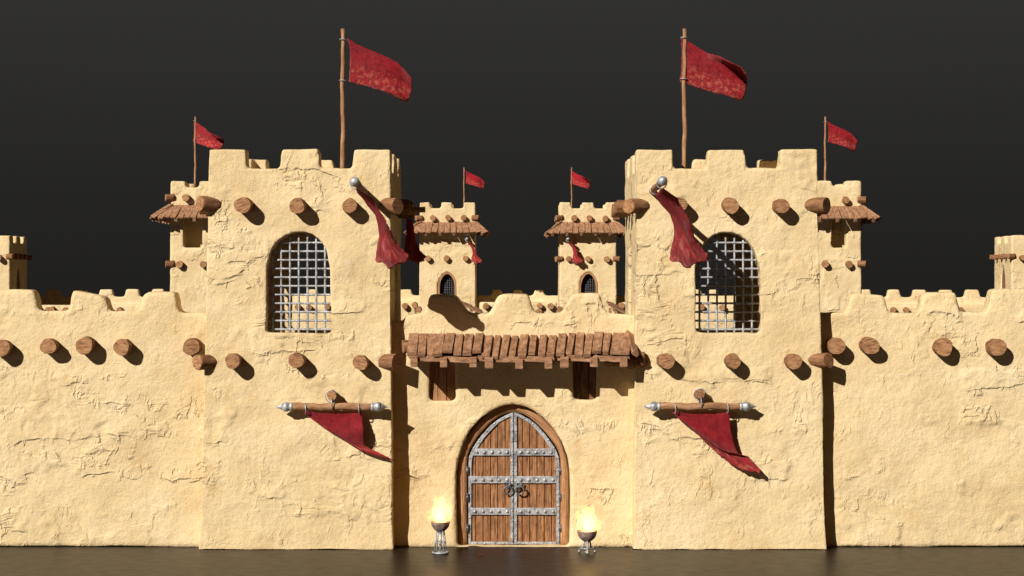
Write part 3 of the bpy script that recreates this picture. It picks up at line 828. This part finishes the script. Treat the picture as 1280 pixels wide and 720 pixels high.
# ------------------------------------------------------------------ corner towers and rear walls
def corner_tower(xa,xb,label,side):
    k=.385; dep=F*(1/k-1); s=1/k
    root=thing('corner_tower',W((xa+xb)/2,400,dep),label,'tower','far corner towers'); root.location.z=0
    X=lambda x:(x-640)*s; Z=lambda y:(360-y)*s+CZ
    hw=(xb-xa)/2*s; bx=X((xa+xb)/2); T=30; zt=Z(294); zc=Z(303)
    m=hw*.6
    prof=[(-hw,0),(hw,0),(hw,zt),(m,zt),(m-2,zc),(hw*.22+2,zc),(hw*.22,zt),(-hw*.22,zt),(-hw*.22-2,zc),(-m+2,zc),(-m,zt),(-hw,zt)]
    S=Solid()
    for y0 in (0,2*hw-T): S.slab(prof,[arch(0,28,Z(375),Z(350),Z(330),12,1.75,1.5)],y0,y0+T)
    for x in (-hw,hw-T): S.slab([(a+hw,z) for a,z in prof],[arch(hw,26,Z(368),Z(352),Z(333),12,1.75,1.5)],x,x+T,'X')
    S.box(-hw+10,hw-10,10,2*hw-10,zc-24,zc-12)
    S.box(-hw+10,hw-10,10,2*hw-10,Z(375)-20,Z(375)-8)
    S.box(-10,10,10,2*hw-10,10,zc-14)
    def fn(a):
        o=a.copy(); o[:,0]+=bx; o[:,1]+=dep; return o
    S.build('wall',root,.10,2,fn,.8,seed=int(xa+500))
    for sgn in (-1,1):
        for yy in (.0,.25,.5,.75,1.0):
            log(root,Vector(((bx+sgn*(hw+13))*PX,(dep+2*hw*yy+(-6 if yy==0 else 6 if yy==1 else 0))*PX,Z(320.5+random.uniform(-.7,.7))*PX)),(sgn,-.4 if yy==0 else .3 if yy==1 else 0,0),.30,8.8*PX,emb=.2)
    for sgn in (-1,1):
        mb=MB(); mb.box(Vector(((bx+sgn*(hw-6))*PX,(dep+hw)*PX,Z(352)*PX)),(0,0,26*s*PX),(0,40*PX,0),(.03,0,0)); mb.build('shade_panel',M['bark'],root)  # brown panel added in each side arch to read as a dark opening
    for i in (-1,0,1): front_log(root,(xa+xb)/2+i*(xb-xa)*.33,322,dep,20,9.5)
    return root,dep,hw
corner_tower(-74,12.5,'plain far tower with shaded inner side, left end of the rear wall',1)
corner_tower(1264.5,1351,'plain far tower with sunlit inner side, right end of the rear wall',-1)

def rear_wall(name,k,knots,label,group,logs=(),ledge=None,th=30,seed=3,cat='wall'):
    dep=F*(1/k-1); s=1/k
    X=lambda x:(x-640)*s; Z=lambda y:(360-y)*s+CZ
    xs=[q[0] for q in knots]
    root=thing(name,W((xs[0]+xs[-1])/2,400,dep),label,cat,group); root.location.z=0
    tp=profile([(X(x),Z(y)) for x,y in knots],5,3)
    S=Solid(); S.slab([(tp[0][0],0),(tp[-1][0],0)]+tp[::-1],[],dep,dep+th)
    if ledge: S.slab([(X(xs[0]),0),(X(xs[-1]),0),(X(xs[-1]),Z(ledge)),(X(xs[0]),Z(ledge))],[],dep-7,dep+th*.5)
    S.build('wall',root,.10,2,None,.7,seed=seed)
    for x,y in logs: front_log(root,x,y,dep-(7 if ledge else 0),16,9.5)
    return root
def merlons(ranges,x0,x1,yt,yc):
    k=[(x0,yc if ranges[0][0]>x0+1 else yt)]
    for a,b in ranges: k+=[(a-.6,yc),(a+.6,yt),(b-.6,yt),(b+.6,yc)]
    k=[q for q in k if x0<=q[0]<=x1]+[(x1,yc)]
    return sorted(k)
kA,kB=.3895,.365
rear_wall('rear_wall',kB,merlons([(24,41),(57,74.5),(90.5,107.5),(123.5,141),(156.5,173.5),(189.5,205)],15,232,361.5,371),'rear wall of battlements seen above the left curtain wall','rear walls',ledge=380.5,seed=21)
rear_wall('rear_wall',kB,merlons([(1072,1089),(1110,1125.5),(1141.5,1158.5),(1174,1191.5),(1207,1224.5)],1048,1262,362,371.5),'rear wall of battlements seen above the right curtain wall','rear walls',ledge=380.5,seed=22)
rear_wall('rear_wall',.372,merlons([(262,275),(292,305),(322,335),(352,365),(384,397),(414,427),(444,457),(487,514.5),(614.5,627.5),(641,653),(667.5,680),(760,772),(800,813),(834,847),(864,877),(886,898),(918,931),(950,963),(984,997)],250,1030,362,369.5),'long rear battlements crossing behind the two slim towers','rear walls',ledge=376.5,seed=23)
rear_wall('outer_ledge_wall',kA,[(40,381),(216,381)],'low flat ledge wall with beam ends above the left curtain wall','flat ledge walls',[(60,387.5),(64.5,387),(81,387.5),(149,388),(190,388)],seed=24)
rear_wall('outer_ledge_wall',kA,[(1078,381),(1238,381)],'low flat ledge wall with beam ends above the right curtain wall','flat ledge walls',[(1117,387.5),(1133.5,387.5),(1149,387.5),(1201.5,387.5)],seed=25)
rear_wall('outer_ledge_wall',.395,[(300,379),(521,381)],'ledge wall with paired beam ends left of the slim towers','flat ledge walls',[(372,384),(386,384.5),(409,384),(506,382.5),(518,381.5),(523,387)],seed=26)
rear_wall('outer_ledge_wall',.395,[(599,377.5),(697,377.5)],'ledge wall with beam ends between the two slim towers','flat ledge walls',[(607.5,382.5),(675,382),(688.5,383),(700,387),(674,389.5)],seed=27)
rear_wall('outer_ledge_wall',.395,[(774,377.5),(985,377.5)],'ledge wall with beam ends right of the slim towers','flat ledge walls',[(777,382),(770,386),(877,384),(903,384.5),(921,384)],seed=28)

def plank_lean_to(xa,xb,label):
    dep=F*(1/.40-1)
    root=thing('plank_lean_to',W(xa,400,dep),label,'lean-to roof','plank lean-to roofs under the slim towers'); root.location.z=0
    mb=MB()
    for i in range(6):
        t=i/5; x=xa+(xb-xa)*t; y=377.5+9.5*t
        p0=W(x,y+random.uniform(-.8,.8),dep+4); p1=W(x+2.5,y+5,dep-34)
        ax=(p1-p0)/2; wv=Vector((1,0,-.4)).normalized(); up=ax.cross(wv).normalized()
        mb.box((p0+p1)/2,ax,wv*.16,up*.05,nseg=2,wob=.1)
    ro=mb.build('roof',M['plank'],root,bevel=.01)
    for t in (.1,.5,.9):
        x=xa+(xb-xa)*t; mb=MB(); a=W(x,384+6*t,dep-20); b=Vector((a.x,a.y,0))
        mb.box((a+b)/2,(b-a)/2,(.09,0,0),(0,.09,0)); mb.build('post',M['plank'],root)
    return root
plank_lean_to(579,599,'dark plank lean-to at the foot of the left slim tower')
plank_lean_to(761,779,'dark plank lean-to at the foot of the right slim tower')

# ------------------------------------------------------------------ flags and banners
def coons(top,right,bottom,left,nu,nv):
    T,B=curve_interp(top,nu),curve_interp(bottom,nu); Lf,Rt=curve_interp(left,nv),curve_interp(right,nv)
    g=np.zeros((nv,nu,2)); T,B,Lf,Rt=map(np.array,(T,B,Lf,Rt))
    for j in range(nv):
        v=j/(nv-1)
        for i in range(nu):
            u=i/(nu-1)
            g[j,i]=(1-v)*T[i]+v*B[i]+(1-u)*Lf[j]+u*Rt[j]-((1-u)*(1-v)*T[0]+u*(1-v)*T[-1]+(1-u)*v*B[0]+u*v*B[-1])
    return g
def cloth(name,pts,parent,ragged=('r','b'),amt=.018,th=.012,tri=False):
    """pts (nv,nu,3) world metres"""
    nv,nu,_=pts.shape; pts=pts.copy()
    def jag(n): return np.array([random.uniform(-1,1)*random.choice((.25,.5,1)) for _ in range(n)])
    if 'r' in ragged: pts[:,-1]+= (pts[:,-1]-pts[:,-3])/(np.linalg.norm(pts[:,-1]-pts[:,-3],axis=1)[:,None]+1e-6)*(jag(nv)*amt)[:,None]
    if 'b' in ragged: pts[-1,:]+= (pts[-1,:]-pts[-3,:])/(np.linalg.norm(pts[-1,:]-pts[-3,:],axis=1)[:,None]+1e-6)*(jag(nu)*amt)[:,None]
    if 't' in ragged: pts[0,:]+= (pts[0,:]-pts[2,:])/(np.linalg.norm(pts[0,:]-pts[2,:],axis=1)[:,None]+1e-6)*(jag(nu)*amt)[:,None]
    if 'l' in ragged: pts[:,0]+= (pts[:,0]-pts[:,2])/(np.linalg.norm(pts[:,0]-pts[:,2],axis=1)[:,None]+1e-6)*(jag(nv)*amt)[:,None]
    mb=MB(); mb.v=[Vector(p) for p in pts.reshape(-1,3)]
    for j in range(nv-1):
        for i in range(nu-1):
            a=j*nu+i
            uv=lambda i,j:(i/(nu-1)*1.4,j/(nv-1))
            mb.face((a,a+1,a+nu+1,a+nu),(uv(i,j),uv(i+1,j),uv(i+1,j+1),uv(i,j+1)),0,True)
    o=mb.build(name,M['cloth'],parent,fix=False)
    md=o.modifiers.new('thickness','SOLIDIFY'); md.thickness=th; md.offset=0
    return o

def pole_flag(px,pytop,pybot,dep,top,right,bottom,left,label,rings,folds):
    root=thing('pole_flag',W(px,pybot,dep),label,'flag','red flags flying on poles')
    pts=[];n=14
    for i in range(n):
        y=pytop+(pybot-pytop)*i/(n-1); pts.append(W(px+.6*math.sin(i*.9)+.4*math.sin(i*2.3),y,dep))
    mb=MB(); mb.tube(pts[::-1],[.064-.0012*i for i in range(n)],10,jit=.10); mb.build('pole',M['pole'],root)
    for (rx,ry) in rings:
        mb=MB(); c=W(rx,ry,dep); mb.torus(c,(.08,.1,1),.088,.012,18,6); mb.build('ring',M['iron'],root)
    nu,nv=44,26
    g=coons(top,right,bottom,left,nu,nv); P=np.zeros((nv,nu,3))
    for j in range(nv):
        for i in range(nu):
            u,v=i/(nu-1),j/(nv-1)
            d=dep+folds(u,v)
            P[j,i]=W(g[j,i,0],g[j,i,1],d)
    cloth('cloth',P,root,('r','b','t','l'),.022)
    return root
def fold_a(u,v):
    return (-6*math.sin(2.6*u+.7)*u - 9*max(0,u-.35)*math.sin(6.0*u-2.2*v+.6) + 3.0*u*math.sin(9*v+4*u) - 16*max(0,.16-v-.10*abs(u-.6))*(u>.2)*min(1,(u-.2)*4))
def fold_b(u,v):
    return (-7*math.sin(2.4*u+.4)*u - 8*max(0,u-.3)*math.sin(5.5*u-2.8*v) + 3.0*u*math.sin(8*v+4*u+1) - 190*max(0,.17-v)*min(1,max(0,u-.40)*3))
fl1=pole_flag(428.5,36,222,52,[(434,47),(440,51),(446,55.5),(461,62),(479,69),(495,76.5),(507,88.7),(514.5,98)],[(514.5,98),(515.4,111.6),(512,121),(508,128)],
    [(436,102.5),(455,107),(473,111.6),(488.5,117.7),(501,125),(508,128)],[(434,47),(437.5,62),(438,78),(436.5,92),(436,102.5)],
    'largest red flag with frayed edge, on the tower left of the gate',[(429,49.8),(428.6,101)],fold_a)
fl2=pole_flag(855.5,36,222,52,[(851,48),(857,50),(862,53),(873,60),(886,67),(898,70),(912,77),(926,84),(933,93)],[(933,93),(934,104),(932,116),(928,126)],
    [(850,102),(862,106),(880,112),(898,117),(912,121),(922,124),(928,126)],[(851,48),(852,62),(852,80),(851,92),(850,102)],
    'large red flag with dark folded upper edge, right of the gate',[(855,47.5),(854.5,99)],fold_b)
def place_flag(src,px,srcx,pybot,dep,label,sc=1.0,rotz=0):
    loc=W(px,pybot,dep); return dup(src,loc,label,scale=sc,rotz=rotz)
# pole height above its foot is 186 px units
place_flag(fl2,244,855,147+186*.48*.98,F*(1/.48-1)+40,'red flag folded in the wind whose tip dips behind the big left tower',.98,-.25)
place_flag(fl1,1031.5,428,147+186*.48*.98,F*(1/.48-1)+40,'red flag flying clear above the right-hand roofed tower',.98,.15)
place_flag(fl1,580,428,210+186*.375*.79,F*(1/.375-1)+60,'small red flag on the slim tower nearest the dark banner',.79,.2)
place_flag(fl2,714.5,855,210+186*.375*.79,F*(1/.375-1)+60,'small red flag on the slim tower with the red banner',.79,.1)

# ---- banner hanging from a pole thrust out of the wall
def pole_banner(rx,ry,dep,label,Lpx=156.0,drop_=1.0):
    """rx, ry: photo position of the wall socket; pole reaches 156 px units towards the viewer"""
    root=thing('pole_banner',W(rx,ry,dep),label,'banner','red banners on poles thrust from walls')
    r0=W(rx,ry,dep); Lp=Lpx*PX
    ax=Vector((.005,-1,.025)).normalized(); tip=r0+ax*Lp
    mb=MB(); n=10; mb.tube([r0-ax*.35+(ax*(Lp+.35))*(i/(n-1))+Vector((random.uniform(-.012,.012),0,random.uniform(-.012,.012))) for i in range(n)],.078,12,jit=.06)
    mb.build('pole',M['pole'],root)
    mb=MB(); mb.sphere(tip+ax*.04,.118 if Lpx>100 else .085,18,12); mb.tube([tip-ax*.16,tip-ax*.04],[.088,.098],16); mb.build('ball_finial',M['iron'],root)
    for t in (.32,.93):
        mb=MB(); c=r0+ax*Lp*t-Vector((0,0,.035)); mb.torus(c,ax,.118,.013,22,8); mb.build('ring',M['iron'],root)
    nu,nv=34,44; P=np.zeros((nv,nu,3))
    for j in range(nv):
        v=j/(nv-1)
        for i in range(nu):
            u=i/(nu-1)                       # 0 at the tip ring, 1 at the wall ring
            q=r0+ax*Lp*(.93-.61*u)
            mid=r0+ax*Lp*.62
            depth=mid.y+(q.y-mid.y)*(1-.25*min(1,v*1.6)-.38*v*v)
            sag=.06*math.sin(math.pi*u)*(1-v)
            drop=(.13+sag)+v*(1.56+.24*math.sin(math.pi*u)**.8+.03*u+.05*math.sin(14*u))*drop_
            vs=[0,.15,.3,.45,.6,.75,.9,1]
            lx=float(np.interp(v,vs,[0,.13,.36,.42,.42,.38,.36,.36])); rx=float(np.interp(v,vs,[0,.36,.49,.64,.76,.88,1.08,1.24]))
            fold=.035*math.sin(11*u+5*v)*min(1,v*2)
            P[j,i]=(q.x+(lx*u+rx*(1-u)+fold)*drop_, depth+.10*math.sin(9*v+6*u)*v+.06*math.sin(17*u+3*v)*v+.36*v*Lpx/156, q.z-drop)
    cloth('cloth',P,root,('b','l','r'),.03)
    return root
bn=pole_banner(815,239,4,'red banner on ball-tipped pole, overlapping the corner of a grilled window')
dup(bn,W(455.5,240,4),'red banner on ball-tipped pole, clear of the window, left of the gate')
pole_banner(584,299.5,F*(1/.385-1),'small red banner at the shaded corner of the slim tower nearest the dark banner',46,.80)
pole_banner(709.5,299.5,F*(1/.385-1),'small red banner hanging across the face of a slim tower',46,.80)

# ---- banner hung on the shaded flank of the left tower
def flank_banner():
    z=(360-263)+CZ+3
    xf=sxL(z,1); y0=92
    root=thing('flank_banner',(xf*PX,y0*PX,z*PX),'dark red ragged banner in shade on the gate side of the left twin tower','banner')
    mb=MB(); mb.tube([Vector(((xf-6)*PX,y0*PX,z*PX)),Vector(((xf+18)*PX,y0*PX,(z+1)*PX)),Vector(((xf+40)*PX,y0*PX,(z+2)*PX))],[.08,.075,.075],12,jit=.05); mb.build('pole',M['pole'],root)
    s=(F+y0)/F
    top=[(508,273),(512,274),(516,275)]; right=[(516,275),(518,290),(520,303),(524,311),(533,321)]; left=[(508,273),(508,292),(506,305),(506,321)]
    bottom=[(506,321),(514,326),(522,330),(526,326),(533,321)]
    nu,nv=20,34; g=coons(top,right,bottom,left,nu,nv); P=np.zeros((nv,nu,3))
    for j in range(nv):
        for i in range(nu):
            u,v=i/(nu-1),j/(nv-1); P[j,i]=W(g[j,i,0],g[j,i,1],y0+3*math.sin(7*u+3*v)*(.3+v)+2*math.sin(11*v))
    cloth('cloth',P,root,('b','r'),.03)
flank_banner()

# ---- pennants on rods hung from a log
def rod_pennant(x0,x1,y,lx,ly,ringx,quad,label,fold):
    dd=-13.0
    root=thing('rod_pennant',W((x0+x1)/2,y,dd),label,'banner','pennants on spiked rods')
    a=W(x0,y,dd); b=W(x1,y,dd); mid=(a+b)/2
    n=12; pts=[a.lerp(b,.12+.76*i/(n-1))+Vector((0,0,.012*math.sin(i*1.1)+.008*math.sin(i*2.7))) for i in range(n)]
    mb=MB(); mb.tube(pts,[.092+.006*math.sin(i*1.7) for i in range(n)],14,jit=.03); mb.build('rod',M['pole'],root)
    for e,sg in ((a,1),(b,-1)):
        mb=MB(); prof=[(.002,0),(.040,.07*1),(.088,.17),(.10,.185),(.118,.19),(.122,.30),(.104,.31),(.104,.36),(.110,.37),(.110,.41),(.09,.42)]
        mb.lathe(e,[(r,sg*z) for r,z in prof],20,axis='X'); mb.build('spike_cap',M['iron'],root)
    for rx in ringx:
        mb=MB(); c=W(rx,y+1.5,dd); c.z-=.01; mb.torus(c,(1,.1,.06),.128,.014,22,8); mb.build('ring',M['iron'],root)
    c=W(lx+1.0,ly+10,dd); mb=MB(); mb.torus(c,(1,.0,.05),.15,.015,22,8)
    mb.torus(W(lx,ly+1.0,-9),(.1,1,.0),.155,.013,22,8); mb.build('hanging_ring',M['iron'],root)
    log(root,W(lx,ly,-16),(0,-1,.02),.42,6.3*PX,name='peg',emb=.2)
    top,right,bottom,left=quad; nu,nv=50,40
    g=coons(top,right,bottom,left,nu,nv); P=np.zeros((nv,nu,3))
    for j in range(nv):
        for i in range(nu):
            u,v=i/(nu-1),j/(nv-1); P[j,i]=W(g[j,i,0],g[j,i,1],dd+fold(u,v))
    cloth('cloth',P,root,('r','t','b'),.022)
    return root
rod_pennant(345,485,508.5,414.5,494.5,(382,415+3,448.5)[::2],
  ([(380,513.5),(395,516),(415,517.5),(435,517),(451.5,514.5)],[(451.5,514.5),(453,530),(454.5,546),(456,557),(465,562),(478,568),(494,576)],
   [(381,516),(392,525.5),(410,538),(433,552),(452,565),(470,572),(494,578.5)],[(380,513.5),(380.5,516)]),
  'spiked rod with narrow red pennant, its tail at the tower edge',
  lambda u,v: 3.0*math.sin(3*u+5*v)*v + (5*math.sin(10*v+2*u)*(u>.5)*(u-.5)*2) + 5*v)
rod_pennant(804.5,945.5,508,875,492.5,(843.5,909),
  ([(840,513),(855,516.5),(875,518),(895,517.5),(911.5,515)],[(911.5,515),(913,533),(917,553),(923,568),(936,571),(944,581),(951,588),(950,592)],
   [(840,515),(850,525),(869,540.5),(880,552),(897,567.5),(914,581),(930,589),(945,591),(950,593)],[(840,513),(840.2,515)]),
  'spiked rod with long folded red pennant on the tower right of the gate',
  lambda u,v: 3.5*math.sin(4*u+6*v)*v + 4.5*math.sin(13*v-2*u)*u*v + 5*v)

# ------------------------------------------------------------------ braziers
def brazier(x,yb,yrim,rbowl,kind,label,seed):
    dep=F*(327.0/(yb-360)-1); s=(F+dep)/F
    root=thing('fire_brazier',W(x,yb,dep),label,'brazier','burning braziers beside the door'); root.location.z=0
    c=Vector((W(x,yb,dep).x,dep*PX,0)); zr=W(x,yrim,dep).z; r=rbowl*s*PX
    mb=MB(); pr=[]
    for i in range(11):
        t=math.pi/2*i/10; pr.append((max(.01,r*math.sin(t)),zr-r*1.02*math.cos(t)))
    pr+=[(r*1.03,zr+.02),(r*.96,zr+.022),(r*.93,zr)]
    for i in range(8,-1,-1):
        t=math.pi/2*i/10; pr.append((max(.005,r*.9*math.sin(t)),zr-r*.92*math.cos(t)))
    mb.lathe(c,pr,28); mb.build('bowl',M['bowl'],root)
    mb=MB()
    for i in range(26):
        a=random.uniform(0,6.28); q=r*.75*math.sqrt(random.random()); mb.sphere(c+Vector((q*math.cos(a),q*math.sin(a),zr-.05)),random.uniform(.03,.055),7,5)
    mb.build('coals',M['coal'],root)
    zb=zr-r*1.0
    mb=MB(); mb.tube([c+Vector((0,0,.03)),c+Vector((0,0,zb+.03))],[.032,.032],12); mb.lathe(c,[(.001,zb+.06),(.07,zb+.05),(.08,zb-.0),(.04,zb-.03),(.03,zb-.06)],16); mb.build('column',M['iron'],root)
    nl=4 if kind else 3; rt,rb=(.10,.185) if kind else (.075,.22)
    for i in range(nl):
        a=2*math.pi*i/nl+(.6 if kind else -math.pi/2+.0)
        d=Vector((math.cos(a),math.sin(a),0)); mb=MB()
        if kind: mb.tube([c+d*rt+Vector((0,0,zb+.05)),c+d*(rb*.97)+Vector((0,0,.03))],[.016,.018],8)
        else:
            mb.tube([c+d*rt+Vector((0,0,zb+.05)),c+d*(rt+.03)+Vector((0,0,zb*.55)),c+d*(rb*.85)+Vector((0,0,.10)),c+d*rb+Vector((0,0,.03))],[.02,.022,.022,.022],8)
            mb.sphere(c+d*rb+Vector((0,0,.035)),.036,10,7)
        mb.build('leg',M['iron'],root)
    mb=MB()
    if kind:
        mb.torus(c+Vector((0,0,.03)),(0,0,1),rb,.028,28,8); mb.torus(c+Vector((0,0,zb*.52)),(0,0,1),(rt+rb)/2-.012,.012,24,6); mb.torus(c+Vector((0,0,.03)),(0,0,1),.055,.028,18,8)
    else:
        mb.torus(c+Vector((0,0,.13)),(0,0,1),rb*.72,.014,24,6); mb.torus(c+Vector((0,0,.03)),(0,0,1),.035,.03,14,8)
    mb.build('stand_ring',M['iron'],root)
    # fire: a ragged envelope filled with glowing gas
    bm=bmesh.new(); bmesh.ops.create_icosphere(bm,subdivisions=4,radius=1.0)
    for v in bm.verts:
        p=v.co.copy(); t=(p.z+1)/2
        w=.48*math.sqrt(max(0,1-(abs(t-.42)/.62)**2.0)) if t<1 else 0
        rr=Vector((p.x,p.y)); l=rr.length or 1e-6
        wv=w*(1+.10*mnoise.noise(p*2.4+Vector((seed,0,0))))
        v.co=Vector((p.x/l*wv*min(1,l*1.6),p.y/l*wv*min(1,l*1.6),-.08+t*1.12))
    me=bpy.data.meshes.new('flame'); bm.to_mesh(me); bm.free(); me.materials.append(M['fire'])
    fo=bpy.data.objects.new('flame',me); C.objects.link(fo); fo.parent=root
    fo.location=c+Vector((0,0,zr))-root.location; fo.rotation_euler=(0,0,seed)
    lt=bpy.data.lights.new('fire_glow','POINT'); lt.energy=3; lt.color=(1,.52,.16); lt.shadow_soft_size=.22
    lo=bpy.data.objects.new('fire_glow',lt); C.objects.link(lo); lo.parent=root; lo.location=c+Vector((0,0,zr+.45))-root.location
    return root
brazier(550.5,692,653,11.6,True,'burning brazier on a tall four-legged ring stand, left of the door',1.3)
brazier(734,691.5,664.5,12.3,False,'burning brazier on a short splayed three-legged stand, right of the door',4.1)
def scrap(x,y,sz,label):
    p=W(x,y,0); dep=F*(327.0/(y-360)-1); q=W(x,y,dep); mb=MB()
    P=np.zeros((5,6,3))
    for j in range(5):
        for i in range(6):
            P[j,i]=(q.x+(i-2.5)*sz*.4+random.uniform(-.01,.01),q.y+(j-2)*sz*.25,.012+.02*abs(math.sin(i*1.3+j)))
    root=cloth('cloth_scrap',P,None,('r','b'),.01,.006); root['label']=label; root['category']='scrap'
scrap(600.5,695,.05,'tiny red cloth scrap on the dark floor in front of the door')

# ------------------------------------------------------------------ light, sky, camera
sc=bpy.context.scene
sd=Vector((.75,1.0,-.715)).normalized()
sun=bpy.data.lights.new('sun','SUN'); sun.energy=5.0; sun.angle=R(.5); sun.color=(1,.955,.885)
so=bpy.data.objects.new('sun',sun); C.objects.link(so); so.rotation_euler=sd.to_track_quat('-Z','Y').to_euler(); so.location=(-20,-30,25)
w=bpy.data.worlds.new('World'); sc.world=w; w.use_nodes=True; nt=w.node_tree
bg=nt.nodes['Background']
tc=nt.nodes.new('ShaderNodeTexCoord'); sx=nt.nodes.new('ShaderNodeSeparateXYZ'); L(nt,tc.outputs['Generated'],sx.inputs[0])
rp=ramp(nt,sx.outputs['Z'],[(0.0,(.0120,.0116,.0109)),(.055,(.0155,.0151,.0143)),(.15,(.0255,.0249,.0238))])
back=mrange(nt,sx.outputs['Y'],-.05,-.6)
L(nt,mixc(nt,back,rp.outputs[0],(.022,.0100,.0035)),bg.inputs[0])     # warm brown half added behind the viewer to redden the shadows; bg.inputs[1].default_value=1.0
cam=bpy.data.cameras.new('camera'); cam.sensor_width=36; cam.lens=F/1280*36; cam.clip_end=2000; cam.clip_start=.5
co=bpy.data.objects.new('camera',cam); C.objects.link(co); co.location=(0,-D,CZ*PX); co.rotation_euler=(R(90),0,0)
sc.camera=co
sc.view_settings.view_transform='Standard'; sc.view_settings.look='None'; sc.view_settings.exposure=.30; sc.view_settings.gamma=1
sc.render.engine='CYCLES'; sc.cycles.use_denoising=True; sc.cycles.max_bounces=8; sc.cycles.diffuse_bounces=5; sc.cycles.sample_clamp_indirect=6
